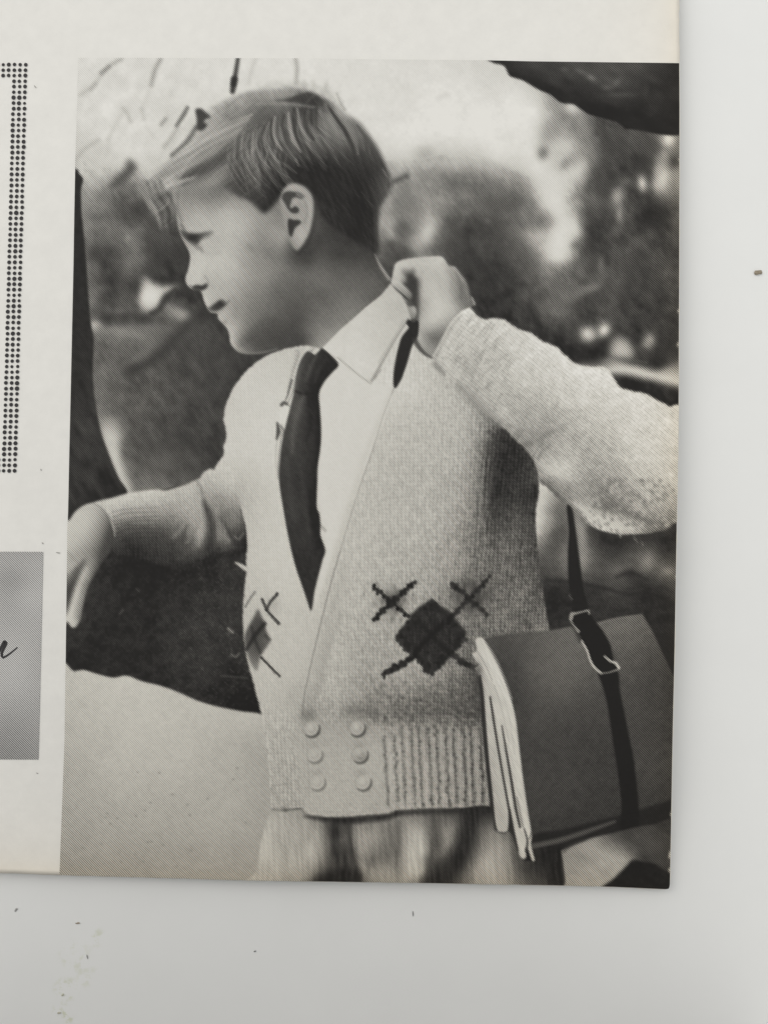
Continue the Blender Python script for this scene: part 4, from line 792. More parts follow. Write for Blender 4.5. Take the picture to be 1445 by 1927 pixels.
for p_, w_, t_, o_ in (([(898, 1226), (912, 1250), (926, 1280)], 2, 120, .5), ([(922, 1312), (928, 1352), (936, 1402), (946, 1460), (956, 1515), (966, 1570), (972, 1600)], (3, 4, 4, 4, 4, 5, 6), 48, .92), ([(944, 1366), (952, 1412), (962, 1470), (970, 1520), (978, 1556)], (2, 4, 5, 5, 4), 50, .9),
                       ([(972, 1500), (980, 1540), (984, 1556)], (2, 3, 2), 90, .6), ([(903, 1272), (907, 1310), (911, 1370), (917, 1440), (923, 1500), (930, 1550), (934, 1562)], (4, 7, 8, 7, 6, 5, 3), 44, .88), ([(930, 1562), (944, 1570), (958, 1564)], (3, 4, 3), 46, .8),
                       ([(986, 1560), (992, 1582), (990, 1600)], (2, 4, 5), 60, .8), ([(900, 1250), (892, 1256)], 3, 60, .5), ([(910, 1204), (930, 1232), (950, 1276), (964, 1316)], 2, 206, .4), ([(930, 1290), (945, 1340), (958, 1400)], 2, 150, .45), ([(940, 1290), (958, 1350), (968, 1420)], 2, 156, .35), ([(1000, 1566), (996, 1578)], 3, 80, .6)):
    stroke(p_, w_, t_, o_, 1.1)
blob(896, 1290, 10, 26, 60, .5, 0); blob(900, 1262, 6, 10, 56, .5)

# trousers and the rocks at the lower right
TRS = region('trousers', [(512, 1526), (540, 1527), (566, 1523), (574, 1532), (600, 1537), (640, 1539), (690, 1535), (730, 1532), (748, 1526), (800, 1523), (860, 1522), (921, 1518), (930, 1560), (946, 1568), (960, 1566), (972, 1600), (984, 1618), (1008, 1620), (1006, 1600), (1057, 1590), (1057, 1608), (1060, 1640), (1066, 1700), (472, 1700), (482, 1640), (490, 1590), (502, 1545)], [
    (508, 1560, 166), (495, 1640, 162), (520, 1620, 162), (540, 1600, 156), (540, 1560, 160), (580, 1580, 152), (600, 1570, 148), (608, 1600, 136), (600, 1630, 120), (580, 1650, 130), (560, 1640, 150), (618, 1570, 92), (632, 1570, 56), (628, 1600, 62), (640, 1580, 92), (650, 1570, 96), (656, 1600, 74), (640, 1630, 58), (655, 1640, 40), (620, 1648, 46), (640, 1655, 36), (600, 1655, 60), (665, 1655, 44),
    (672, 1570, 134), (680, 1600, 140), (680, 1640, 140), (695, 1625, 118), (692, 1655, 124), (715, 1575, 134), (712, 1610, 104), (730, 1600, 112), (726, 1640, 140), (745, 1600, 108), (746, 1570, 112), (752, 1640, 130), (765, 1600, 160), (770, 1645, 164), (768, 1565, 156), (790, 1570, 166), (800, 1600, 158), (795, 1640, 150), (812, 1560, 96), (818, 1590, 84), (808, 1620, 90), (806, 1655, 66), (840, 1565, 132), (850, 1590, 128),
    (838, 1610, 110), (868, 1560, 84), (880, 1560, 50), (876, 1585, 48), (862, 1610, 46), (845, 1632, 48), (825, 1655, 44), (850, 1655, 52), (900, 1560, 90), (910, 1590, 124), (900, 1620, 132), (890, 1645, 130), (930, 1610, 156), (935, 1640, 152), (955, 1600, 130), (958, 1640, 130), (985, 1640, 80), (1000, 1655, 76), (1025, 1640, 46), (1045, 1655, 42), (1030, 1612, 38), (1050, 1610, 38), (900, 1540, 52), (1000, 1625, 52)], True, 1.5)
for p_, w_, t_, o_, b_ in (([(574, 1536), (610, 1541), (650, 1543), (690, 1541), (730, 1536), (748, 1530)], (2, 9, 14, 14, 12, 8), 38, .95, 3), ([(748, 1530), (800, 1528), (860, 1526), (922, 1522)], (9, 8, 9, 12), 44, .92, 3), ([(780, 1534), (786, 1540)], 4, 130, .5, 2),
                           ([(625, 1540), (632, 1580), (630, 1605)], (16, 14, 10), 48, .7, 6), ([(655, 1545), (660, 1590), (672, 1640), (676, 1668)], (10, 6, 6, 10), 44, .75, 3), ([(596, 1664), (630, 1652), (668, 1650)], (10, 26, 30), 36, .85, 6), ([(700, 1545), (690, 1560)], 10, 96, .5, 5),
                           ([(750, 1548), (748, 1590), (745, 1630)], (8, 7, 4), 84, .55, 3.5), ([(688, 1655), (694, 1630), (700, 1615)], (8, 8, 4), 90, .55, 4), ([(815, 1532), (822, 1570), (815, 1605), (806, 1640), (803, 1668)], (8, 9, 10, 10, 12), 70, .6, 4), ([(892, 1530), (880, 1560), (868, 1595), (845, 1630), (815, 1664)], (26, 26, 28, 34, 40), 42, .8, 7),
                           ([(860, 1534), (864, 1560), (850, 1600)], (4, 5, 3), 76, .5, 3), ([(960, 1570), (972, 1610), (985, 1640)], (8, 10, 8), 60, .5, 5)):
    stroke(p_, w_, t_, o_ * .9, b_ * 1.25, TRS)
texture(TRS, noise(4, 151, 7, 84), 9); texture(TRS, noise(4, 152), 3)
texture(TRS, np.sin(2 * np.pi * (xg + 5 * noise(60, 153)) / 11), 2.5)
RK = region('rock', [(1056, 1603), (1058, 1600), (1110, 1578), (1152, 1568), (1190, 1558), (1232, 1551), (1300, 1540), (1300, 1700), (1066, 1700), (1063, 1660), (1059, 1625)], [
    (1070, 1605, 138), (1100, 1590, 142), (1130, 1590, 138), (1160, 1605, 142), (1180, 1615, 138), (1140, 1640, 150), (1100, 1630, 146), (1080, 1650, 142), (1130, 1655, 150), (1150, 1580, 96), (1180, 1590, 86), (1200, 1570, 74), (1220, 1600, 72), (1240, 1560, 62), (1255, 1620, 66), (1205, 1615, 66), (1240, 1590, 74)], True, 1.6)
region('rock', [(1136, 1680), (1156, 1652), (1178, 1630), (1190, 1618), (1206, 1620), (1232, 1626), (1254, 1640), (1300, 1646), (1300, 1690)], 34, True, 2.4)
stroke([(1060, 1603), (1078, 1588), (1100, 1582)], 4, 60, .5, 2)
texture(RK, noise(8, 161, 2, 30), 5); texture(RK, noise(4, 162), 3)
blob(1095, 1612, 20, 8, 112, .4, 30)

# shirt collar, tie, dangling collar tab
TI = region('necktie', [(575, 664), (584, 660), (592, 668), (600, 661), (607, 655), (622, 668), (637, 686), (626, 700), (612, 716), (602, 734), (600, 748), (602, 770), (604, 800), (604, 828), (602, 850), (598, 876), (597, 905), (596, 930), (596, 955), (601, 968), (603, 990), (603, 1008), (612, 1035), (607, 1054), (600, 1080), (592, 1112), (586, 1149), (578, 1130), (568, 1100), (559, 1075), (550, 1042), (544, 1016), (538, 985), (532, 950), (527, 918), (525, 890), (527, 862), (531, 830), (538, 800), (546, 768), (553, 740), (556, 720), (560, 696), (566, 678)], [
    (575, 680, 70), (590, 680, 54), (612, 672, 44), (625, 686, 42), (600, 700, 46), (575, 710, 58), (560, 730, 74), (585, 740, 42), (565, 770, 72), (590, 780, 48), (548, 800, 68), (570, 830, 62), (598, 830, 44), (545, 860, 62), (575, 880, 54), (595, 900, 42), (540, 920, 56), (565, 950, 60), (592, 950, 40), (555, 1000, 52), (580, 1010, 56), (600, 1020, 40), (570, 1060, 46), (600, 1040, 48), (585, 1100, 50), (586, 1140, 46)], True, 1.3)
stroke([(572, 745), (560, 775), (552, 815), (550, 850)], (6, 12, 10, 5), 104, .6, 4, TI); stroke([(596, 668), (585, 690), (576, 716)], (3, 7, 4), 92, .6, 3, TI); stroke([(566, 690), (560, 712), (556, 738)], (3, 6, 4), 96, .6, 2.6, TI); stroke([(556, 736), (574, 742), (600, 738)], 4, 34, .7, 2, TI); stroke([(612, 676), (600, 698), (592, 720)], (3, 6, 3), 66, .5, 3, TI); stroke([(594, 905), (588, 950), (592, 990), (604, 1030)], (4, 12, 12, 5), 36, .7, 4, TI)
stroke([(580, 740), (584, 790), (576, 830)], (8, 12, 6), 40, .6, 4, TI); stroke([(540, 860), (544, 920), (556, 980)], (5, 9, 5), 78, .45, 4, TI); stroke([(566, 860), (572, 930), (582, 1000)], (4, 8, 4), 70, .4, 4, TI); stroke([(598, 760), (599, 830), (594, 880)], (4, 6, 4), 36, .6, 2.5, TI)
texture(TI, noise(4, 171, 2, 60), 4)
stroke([(578, 657), (590, 664), (600, 658)], (3, 3, 2), 190, .7, 1.2)
CO = region('collar', [(607, 655), (640, 621), (680, 586), (716, 556), (735, 533), (744, 545), (756, 556), (764, 572), (770, 590), (774, 600), (760, 622), (740, 654), (718, 690), (698, 721), (680, 708), (658, 690), (634, 672)], [
    (620, 655, 202), (650, 625, 198), (690, 590, 194), (725, 555, 184), (740, 560, 184), (750, 590, 180), (700, 630, 194), (720, 640, 190), (690, 690, 202), (650, 665, 202), (745, 625, 190), (698, 712, 196), (670, 640, 200)], False, 1.2)
texture(CO, noise(6, 181), 2.5)
stroke([(607, 655), (640, 621), (680, 586), (716, 556)], 2.5, 216, .5, 1.2, CO)
stroke([(768, 600), (745, 636), (722, 676), (700, 716)], (3, 3, 4, 5), 122, .62, 1.8); stroke([(760, 602), (738, 640), (712, 682)], 2, 148, .5, 1.3); stroke([(698, 722), (678, 708), (656, 690), (636, 673)], 2.2, 132, .55, 1.5)
stroke([(764, 618), (750, 644), (744, 660)], 4, 196, .5, 1.5); stroke([(705, 712), (716, 696)], 3, 120, .5, 1.5)
region('collar_tab', [(764, 608), (769, 601), (778, 606), (785, 602), (788, 610), (786, 632), (778, 646), (773, 658), (767, 680), (761, 698), (755, 714), (745, 730), (741, 727), (740, 712), (742, 690), (748, 660), (755, 636), (765, 622), (769, 616)], 44, True, 1.2)
stroke([(780, 640), (790, 656), (800, 666), (812, 673)], (10, 8, 6, 3), 62, .8, 2)
stroke([(765, 612), (760, 622)], 3, 190, .6, 1)

# print contrast
T += -6 * np.exp(-((T - 80) / 36) ** 2) + 3 * np.exp(-((T - 186) / 20) ** 2)
# ink chipped off along the trimmed edge
for x_, y_, r_ in ((1276, 585, 2), (1275.5, 648, 2.6), (1271, 1085, 1.6), (1262.5, 1532, 2.4), (1260.5, 1606, 3), (1259, 1612, 2), (1259.5, 1637, 2.6), (1277, 300, 1.4), (1267, 1330, 1.4)):
    blob(x_, y_, r_ * .8, r_ * 1.5, 190, .9, 10)
# print grain everywhere
T += 1.6 * noise(3.0, 201) + 1.2 * noise(9, 202)
T = np.clip(T, 26, 221)

# tidy the ids: every printed subject one connected patch
_yy = (PY0 + ST * np.arange(GH))[:, None] + 0 * T; _xx = (PX0 + ST * np.arange(GW))[None] + 0 * T
for _ in range(40):
    bad = (ID == 0) & (_yy > 354)
    if not bad.any():
        break
    for dy, dx in ((0, 1), (1, 0), (0, -1), (-1, 0)):
        nb = np.roll(ID, (dy, dx), (0, 1))
        k = bad & (nb != 0)
        ID[k] = nb[k]; bad &= ~k
for _ in range(3):
    same = sum((np.roll(ID, s_, a_) == ID).astype(int) for s_, a_ in ((1, 0), (-1, 0), (1, 1), (-1, 1)))
    k = same <= 1
    ID[k] = np.roll(ID, 2, 1)[k]
for old, new, cond in (('foliage', 'foliage#1', _xx > 600), ('foliage#1', 'dark_bank', (_yy > 702) & (_xx > 1100)), ('ground', 'ground#1', _xx > 700), ('ground#1', 'ground#2', _xx < 1079 - (_yy < 1000) * 6),
                       ('strap', 'strap#1', _yy > 1262), ('strap', 'strap#2', (_yy < 1152)), ('satchel', 'bag_side', _xx > 1119 + np.clip(_yy - 1170, 0, 400) * .16), ('buckle', 'strap_loop', _yy < 1198)):
    ID[(ID == NAMES.index(old)) & cond] = nid(new)


# ================================================================ materials
def material(name, rough=.8, spec=.15):
    m = bpy.data.materials.new(name); m.use_nodes = True
    n = m.node_tree.nodes; b = n['Principled BSDF']
    b.inputs['Roughness'].default_value = rough
    b.inputs['Specular IOR Level'].default_value = spec
    return m, n, m.node_tree.links, b


def node(n, typ, **kw):
    q = n.new(typ)
    for k, v in kw.items():
        if k in q.inputs:
            q.inputs[k].default_value = v
        else:
            setattr(q, k, v)
    return q


def paper_bump(n, l, b, strength, scales=((900, .6), (3200, .4))):
    tc = node(n, 'ShaderNodeTexCoord')
    prev = None
    for sc, w in scales:
        t = node(n, 'ShaderNodeTexNoise', Scale=float(sc), Detail=3.0)
        l.new(tc.outputs['Object'], t.inputs['Vector'])
        bp = node(n, 'ShaderNodeBump', Strength=strength * w, Distance=0.0004)
        l.new(t.outputs['Fac'], bp.inputs['Height'])
        if prev is not None:
            l.new(prev.outputs['Normal'], bp.inputs['Normal'])
        prev = bp
    l.new(prev.outputs['Normal'], b.inputs['Normal'])
    return tc


PIX = PW / 1128.0            # one photo pixel on the page, in metres

# ink carried by the sheet: tone from the painted attribute, broken up by a 45 degree line screen
mat_print, n, l, b = material('printed_ink', .62, .12)
at_ = node(n, 'ShaderNodeAttribute', attribute_name='ink')
tc = paper_bump(n, l, b, .10)
sx = node(n, 'ShaderNodeSeparateXYZ'); l.new(tc.outputs['Object'], sx.inputs[0])
m1 = node(n, 'ShaderNodeMath', operation='MULTIPLY'); m1.inputs[1].default_value = math.cos(math.radians(47)); l.new(sx.outputs['X'], m1.inputs[0])
m2 = node(n, 'ShaderNodeMath', operation='MULTIPLY_ADD'); m2.inputs[1].default_value = math.sin(math.radians(47)); l.new(sx.outputs['Y'], m2.inputs[0]); l.new(m1.outputs[0], m2.inputs[2])
m3 = node(n, 'ShaderNodeMath', operation='MULTIPLY'); m3.inputs[1].default_value = 2 * math.pi / (3.05 * PIX); l.new(m2.outputs[0], m3.inputs[0])
m4 = node(n, 'ShaderNodeMath', operation='SINE'); l.new(m3.outputs[0], m4.inputs[0])
# a true line screen: the darker the tone, the narrower the strip of bare paper between two ink lines
INK_L, PAPER_L, SOFT = .016, .785, .30
lum = node(n, 'ShaderNodeRGBToBW'); l.new(at_.outputs['Color'], lum.inputs[0])
cov = node(n, 'ShaderNodeMapRange'); cov.inputs['From Min'].default_value = INK_L; cov.inputs['From Max'].default_value = PAPER_L; l.new(lum.outputs[0], cov.inputs['Value'])
_th = np.linspace(-.35, 1.35, 400); _s = .5 + .5 * np.sin(np.linspace(0, 2 * np.pi, 720, endpoint=False))
_k = np.clip((_s[None] - (_th[:, None] - SOFT)) / (2 * SOFT), 0, 1); _mean = (_k * _k * (3 - 2 * _k)).mean(1)
fc = node(n, 'ShaderNodeFloatCurve'); cu = fc.mapping.curves[0]
for q_ in (0, .04, .1, .2, .3, .4, .5, .6, .7, .8, .9, .96, 1.0):
    y_ = (float(np.interp(q_, _mean[::-1], _th[::-1])) + .4) / 1.8
    if q_ in (0, 1.0):
        pt = cu.points[0 if q_ == 0 else -1]; pt.location = (q_, y_)
    else:
        cu.points.new(q_, y_)
fc.mapping.update()
l.new(cov.outputs[0], fc.inputs['Value'])
th_ = node(n, 'ShaderNodeMath', operation='MULTIPLY_ADD'); th_.inputs[1].default_value = 1.8; th_.inputs[2].default_value = -.4; l.new(fc.outputs[0], th_.inputs[0])
s01 = node(n, 'ShaderNodeMath', operation='MULTIPLY_ADD'); s01.inputs[1].default_value = .5; s01.inputs[2].default_value = .5; l.new(m4.outputs[0], s01.inputs[0])
lo = node(n, 'ShaderNodeMath', operation='SUBTRACT'); lo.inputs[1].default_value = SOFT; l.new(th_.outputs[0], lo.inputs[0])
hi = node(n, 'ShaderNodeMath', operation='ADD'); hi.inputs[1].default_value = SOFT; l.new(th_.outputs[0], hi.inputs[0])
sm = node(n, 'ShaderNodeMapRange', interpolation_type='SMOOTHSTEP'); l.new(s01.outputs[0], sm.inputs['Value']); l.new(lo.outputs[0], sm.inputs['From Min']); l.new(hi.outputs[0], sm.inputs['From Max'])
val = node(n, 'ShaderNodeMath', operation='MULTIPLY_ADD'); val.inputs[1].default_value = PAPER_L - INK_L; val.inputs[2].default_value = INK_L; l.new(sm.outputs[0], val.inputs[0])
mxv = node(n, 'ShaderNodeMath', operation='MAXIMUM'); mxv.inputs[1].default_value = .008; l.new(lum.outputs[0], mxv.inputs[0])
vmx = node(n, 'ShaderNodeMix'); vmx.inputs['Factor'].default_value = .68; l.new(lum.outputs[0], vmx.inputs['A']); l.new(val.outputs[0], vmx.inputs['B'])
rat = node(n, 'ShaderNodeMath', operation='DIVIDE'); l.new(vmx.outputs['Result'], rat.inputs[0]); l.new(mxv.outputs[0], rat.inputs[1])
mxs = node(n, 'ShaderNodeVectorMath', operation='SCALE'); l.new(at_.outputs['Color'], mxs.inputs[0]); l.new(rat.outputs[0], mxs.inputs['Scale'])
l.new(mxs.outputs[0], b.inputs['Base Color'])

# bare paper: warm white, yellowing towards its edges
mat_paper, n, l, b = material('aged_paper', .85, .08)
tc = paper_bump(n, l, b, .16)
atp = node(n, 'ShaderNodeAttribute', attribute_name='ink')
nz = node(n, 'ShaderNodeTexNoise', Scale=260.0, Detail=5.0, Roughness=.65); l.new(tc.outputs['Object'], nz.inputs['Vector'])
rp = node(n, 'ShaderNodeMapRange'); rp.inputs['From Min'].default_value = .3; rp.inputs['From Max'].default_value = .7; rp.inputs['To Min'].default_value = .965; rp.inputs['To Max'].default_value = 1.02
l.new(nz.outputs['Fac'], rp.inputs['Value'])
mx = node(n, 'ShaderNodeVectorMath', operation='SCALE'); l.new(atp.outputs['Color'], mx.inputs[0]); l.new(rp.outputs[0], mx.inputs['Scale'])
l.new(mx.outputs[0], b.inputs['Base Color'])

mat_edge, n, l, b = material('paper_edge', .9, .05)
b.inputs['Base Color'].default_value = (.42, .36, .27, 1)  # darkened colour, also used on the underside, to deepen shade beneath the page
mat_black, n, l, b = material('black_ink', .6, .12)
tc = node(n, 'ShaderNodeTexCoord')
nz = node(n, 'ShaderNodeTexNoise', Scale=2500.0); l.new(tc.outputs['Object'], nz.inputs['Vector'])
cr = node(n, 'ShaderNodeMix', data_type='RGBA'); cr.inputs['A'].default_value = (.03, .029, .03, 1); cr.inputs['B'].default_value = (.06, .058, .06, 1)
l.new(nz.outputs['Fac'], cr.inputs['Factor']); l.new(cr.outputs['Result'], b.inputs['Base Color'])

mat_speck, n, l, b = material('grey_ink', .7, .1)
b.inputs['Base Color'].default_value = (.30, .29, .27, 1)
# white laminated table top with faint dried smears
mat_table, n, l, b = material('white_table', .45, .2)
tc = paper_bump(n, l, b, .05, ((500, .6), (1800, .4)))
nz = node(n, 'ShaderNodeTexNoise', Scale=45.0, Detail=6.0, Roughness=.6); l.new(tc.outputs['Object'], nz.inputs['Vector'])
rp = node(n, 'ShaderNodeMapRange'); rp.inputs['From Min'].default_value = .3; rp.inputs['From Max'].default_value = .7; rp.inputs['To Min'].default_value = .985; rp.inputs['To Max'].default_value = 1.012
l.new(nz.outputs['Fac'], rp.inputs['Value'])
base = node(n, 'ShaderNodeVectorMath', operation='SCALE'); base.inputs[0].default_value = (.812, .822, .812); l.new(rp.outputs[0], base.inputs['Scale'])
col = base.outputs[0]
nz2 = node(n, 'ShaderNodeTexNoise', Scale=420.0, Detail=4.0, Roughness=.6); l.new(tc.outputs['Object'], nz2.inputs['Vector'])
for (px, py, r, k) in ((125, 1862, 30, .8), (116, 1902, 22, .8), (128, 1914, 16, .8), (182, 1764, 24, .5), (142, 1800, 40, .4), (165, 1838, 30, .3)):
    p = at(px, py, 0.0)
    d = node(n, 'ShaderNodeVectorMath', operation='DISTANCE'); d.inputs[1].default_value = p; l.new(tc.outputs['Object'], d.inputs[0])
    rg = node(n, 'ShaderNodeMapRange', interpolation_type='SMOOTHSTEP'); rg.inputs['From Min'].default_value = r * PIX; rg.inputs['From Max'].default_value = r * PIX * .3; l.new(d.outputs['Value'], rg.inputs['Value'])
    th = node(n, 'ShaderNodeMapRange', interpolation_type='SMOOTHSTEP'); th.inputs['From Min'].default_value = .48; th.inputs['From Max'].default_value = .66; l.new(nz2.outputs['Fac'], th.inputs['Value'])
    f = node(n, 'ShaderNodeMath', operation='MULTIPLY'); l.new(rg.outputs[0], f.inputs[0]); l.new(th.outputs[0], f.inputs[1])
    f2 = node(n, 'ShaderNodeMath', operation='MULTIPLY'); f2.inputs[1].default_value = k; l.new(f.outputs[0], f2.inputs[0])
    mxx = node(n, 'ShaderNodeMix', data_type='RGBA'); mxx.inputs['B'].default_value = (.60, .63, .46, 1)
    l.new(f2.outputs[0], mxx.inputs['Factor']); l.new(col, mxx.inputs['A']); col = mxx.outputs['Result']
l.new(col, b.inputs['Base Color'])


# ================================================================ helpers
def link(name, me, mat=None, parent=None):
    o = bpy.data.objects.new(name, me); scene.collection.objects.link(o)
    if mat is not None:
        me.materials.append(mat)
    if parent is not None:
        o.parent = parent
    return o


def tag(o, label=None, cat=None, group=None, kind=None):
    if label: o['label'] = label
    if cat: o['category'] = cat
    if group: o['group'] = group
    if kind: o['kind'] = kind
    return o


def quads(name, V, Q, C=None):
    me = bpy.data.meshes.new(name)
    me.vertices.add(len(V)); me.vertices.foreach_set('co', np.ascontiguousarray(V, np.float32).ravel())
    me.loops.add(Q.size); me.loops.foreach_set('vertex_index', np.ascontiguousarray(Q, np.int32).ravel())
    me.polygons.add(len(Q)); me.polygons.foreach_set('loop_start', np.arange(0, Q.size, 4, dtype=np.int32))
    me.update(calc_edges=True)
    if C is not None:
        a = me.color_attributes.new('ink', 'FLOAT_COLOR', 'POINT')
        a.data.foreach_set('color', np.ascontiguousarray(np.concatenate([C, np.ones((len(C), 1))], 1), np.float32).ravel())
    return me


def lin(v):
    c = np.asarray(v, float) / 255.0
    return np.where(c <= .04045, c / 12.92, ((c + .055) / 1.055) ** 2.4)


# ================================================================ table
def table():
    bm = bmesh.new()
    bmesh.ops.create_grid(bm, x_segments=8, y_segments=8, size=.75)
    for v in bm.verts:
        v.co.x += .07; v.co.y -= .1
    r = bmesh.ops.extrude_face_region(bm, geom=bm.faces[:])
    for g in r['geom']:
        if isinstance(g, bmesh.types.BMVert):
            g.co.z -= .025
    bmesh.ops.recalc_face_normals(bm, faces=bm.faces[:])
    me = bpy.data.meshes.new('tabletop'); bm.to_mesh(me); bm.free()
    o = link('tabletop', me, mat_table); tag(o, kind='structure')
    return o


table()

# ================================================================ the page
EDGE_R = [(-160, 1276), (0, 1277), (110, 1278), (200, 1278.6), (300, 1278.4), (500, 1278), (680, 1277.2), (770, 1277), (960, 1273.8), (1090, 1271.6), (1220, 1269.4), (1360, 1266.2), (1450, 1264.4), (1560, 1262.6), (1673, 1260.4)]
EDGE_B = [(-420, 1632), (0, 1643), (110, 1647), (300, 1652.4), (480, 1657.4), (640, 1660), (780, 1662), (920, 1664.4), (1060, 1667), (1150, 1669.4), (1240, 1673.4), (1262, 1674.4)]
EDGE_L = [(108, 148.5), (200, 146), (300, 142.6), (400, 140.6), (500, 139), (620, 136.4), (730, 134), (860, 131), (960, 129), (1000, 127.4), (1240, 124.4), (1390, 122.3), (1520, 117.5), (1648, 112.6)]
EDGE_T = [(148, 108.5), (560, 109.6), (700, 111.4), (920, 113.5), (1000, 115.4), (1145, 117.2), (1279, 118.8)]
er = lambda y: np.interp(y, *np.array(EDGE_R).T); el = lambda y: np.interp(y, *np.array(EDGE_L).T)
eb = lambda x: np.interp(x, *np.array(EDGE_B).T); et = lambda x: np.interp(x, *np.array(EDGE_T).T)

wob = np.random.RandomState(5)


def paper_tone(x, y):
    """colour of the bare paper itself (linear albedo): white, yellowed along the trimmed edges"""
    e = np.minimum(np.abs(er(y) - x), np.abs(eb(x) - y))
    k = np.exp(-e / 26.0)[..., None] * .8 + np.exp(-e / 110.0)[..., None] * .35
    k = np.clip(k, 0, 1) * (np.clip((x - 900) / 250, 0, 1) + np.clip((y - 1250) / 350, 0, 1)).clip(0, 1)[..., None]
    return np.array([.79, .782, .747]) * (1 - k) + np.array([.79, .745, .655]) * k


page = bpy.data.objects.new('printed_page', None); scene.collection.objects.link(page)
page.location = Vector(at(560, 880, 0.0))
bpy.context.view_layer.update()
PAGE_INV = np.array(page.location)
tag(page, 'corner of a vintage printed page with a black and white photograph of a boy', 'magazine page')


def lift(x, y):
    """the trimmed right edge of the page stands a little off the table"""
    L = np.interp(y, [-200, 0, 600, 1150, 1450, 1600, 1690], [.0012, .0016, .0032, .0050, .0042, .0014, .0])
    k = np.clip((x - 820) / 460, 0, 1.05)
    B = np.interp(x, [-420, 0, 500, 950, 1250], [.0008, .0010, .0016, .0010, .0]) * np.clip((y - 1380) / 280, 0, 1.02) ** 2
    return L * k * k + B


def warp(nu, nv, x0, y0, inset=0.0, jit=0.0):
    u = np.linspace(0, 1, nu)[None]; v = np.linspace(0, 1, nv)[:, None]
    u = u ** .8; v = v ** .9
    Yw = y0 + v * (1660 - y0) + 0 * u; Xw = Yw * 0
    jr = jit * wob.randn(nv)[:, None]; jb = jit * .8 * wob.randn(nu)[None]
    for _ in range(4):
        Xw = x0 + u * (er(Yw) - inset + jr * (u > .9999) - x0)
        Yw = y0 + v * (eb(Xw) - inset + jb * (v > .9999) - y0)
    k = np.clip((Xw - 1250) / 11, 0, 1) ** 2 * np.clip((Yw - 1662) / 12, 0, 1) ** 2
    return Xw - 2.6 * k, Yw - 2.6 * k


def sheet(name, inset, z0, z1, parent):
    """one leaf of the folded page, with its trimmed edge"""
    Xs, Ys = warp(150, 190, -420, -200, inset, .4)
    r, c = Xs.shape
    L = lift(Xs, Ys)
    top = at(Xs, Ys, z1 + L)
    bot = top.copy(); bot[..., 2] -= (z1 - z0)
    Vs = np.concatenate([top.reshape(-1, 3), bot.reshape(-1, 3)]) - PAGE_INV
    n_ = r * c
    bq = np.arange(r - 1)[:, None] * c + np.arange(c - 1)[None]
    q = np.stack([bq, bq + c, bq + c + 1, bq + 1], -1).reshape(-1, 4)
    rim = np.concatenate([np.arange(c), np.arange(1, r) * c + c - 1, (r - 1) * c + np.arange(c - 2, -1, -1), np.arange(r - 2, 0, -1) * c])
    nx = np.roll(rim, -1)
    side = np.stack([rim, nx, nx + n_, rim + n_], -1)
    Q = np.concatenate([q, q[:, ::-1] + n_, side])
    col = paper_tone(Xs, Ys).reshape(-1, 3)
    me = quads(name, Vs, Q, np.concatenate([col, col]))
    o = link(name, me, mat_paper, parent); me.materials.append(mat_edge)
    me.polygons.foreach_set('material_index', np.concatenate([np.zeros(len(q), np.int32), np.ones(len(q) + len(side), np.int32)]))
    return o


sheet('sheet', 0.0, PAGE - .00050, PAGE - .00012, page)
sheet('sheet', 2.2, PAGE - .00156, PAGE - .00056, page)


# upper surface of the page: bare paper, printed picture and tint panel are patches of one fine sheet
def grid_surface():
    step = 1.72
    nu = int(1128 / step); nv = int(1540 / step)
    u = np.linspace(0, 1, nu + 1)[None]; v = np.linspace(0, 1, nv + 1)[:, None]
    Y0 = 109 + v * 1550 + 0 * u
    X = Y0 * 0; Y = Y0.copy()
    for _ in range(4):
        xl = el(Y); xr = er(Y) - .9
        X = xl + u * (xr - xl)
        Y = et(X) + v * (eb(X) - .7 - et(X))
    # pull the lower right corner in with the trimmed corner's curve
    k = np.clip(((X - 1250) / 11), 0, 1) ** 2 * np.clip(((Y - 1662) / 12), 0, 1) ** 2
    X = X - 2.4 * k; Y = Y - 2.4 * k
    gx = np.clip((X - PX0) / ST, 0, GW - 1.001); gy = np.clip((Y - PY0) / ST, 0, GH - 1.001)
    ix = gx.astype(int); iy = gy.astype(int); fx = gx - ix; fy = gy - iy
    Tn = (T[iy, ix] * (1 - fx) + T[iy, ix + 1] * fx) * (1 - fy) + (T[iy + 1, ix] * (1 - fx) + T[iy + 1, ix + 1] * fx) * fy
    Xc = (X[:-1, :-1] + X[1:, 1:]) / 2; Yc = (Y[:-1, :-1] + Y[1:, 1:]) / 2
    I = ID[np.clip(((Yc - PY0) / ST + .5).astype(int), 0, GH - 1), np.clip(((Xc - PX0) / ST + .5).astype(int), 0, GW - 1)]
    return X, Y, Tn, I


def ink_colour(X, Y, Tn):
    """printed grey -> linear colour on this paper"""
    W = np.interp(Y, [100, 500, 900, 1300, 1660], WHITE)
    r = (lin(Tn) / lin(W))[..., None]
    dark = np.clip((120 - Tn) / 90, 0, 1)[..., None]
    mid = (np.clip((218 - Tn) / 26, 0, 1) * np.clip((Tn - 30) / 60, 0, 1))[..., None]
    warm = np.stack([1.0 + 0 * Y, np.interp(Y, [100, 700, 1600], [1.0, .992, .98]), np.interp(Y, [100, 700, 1600], [.985, .96, .928])], -1)
    tint = (np.array([1.02, .985, .985]) * dark + (1 - dark)) * (1 - mid + mid * warm)
    return np.clip(paper_tone(X, Y) * r * tint, .006, .85)


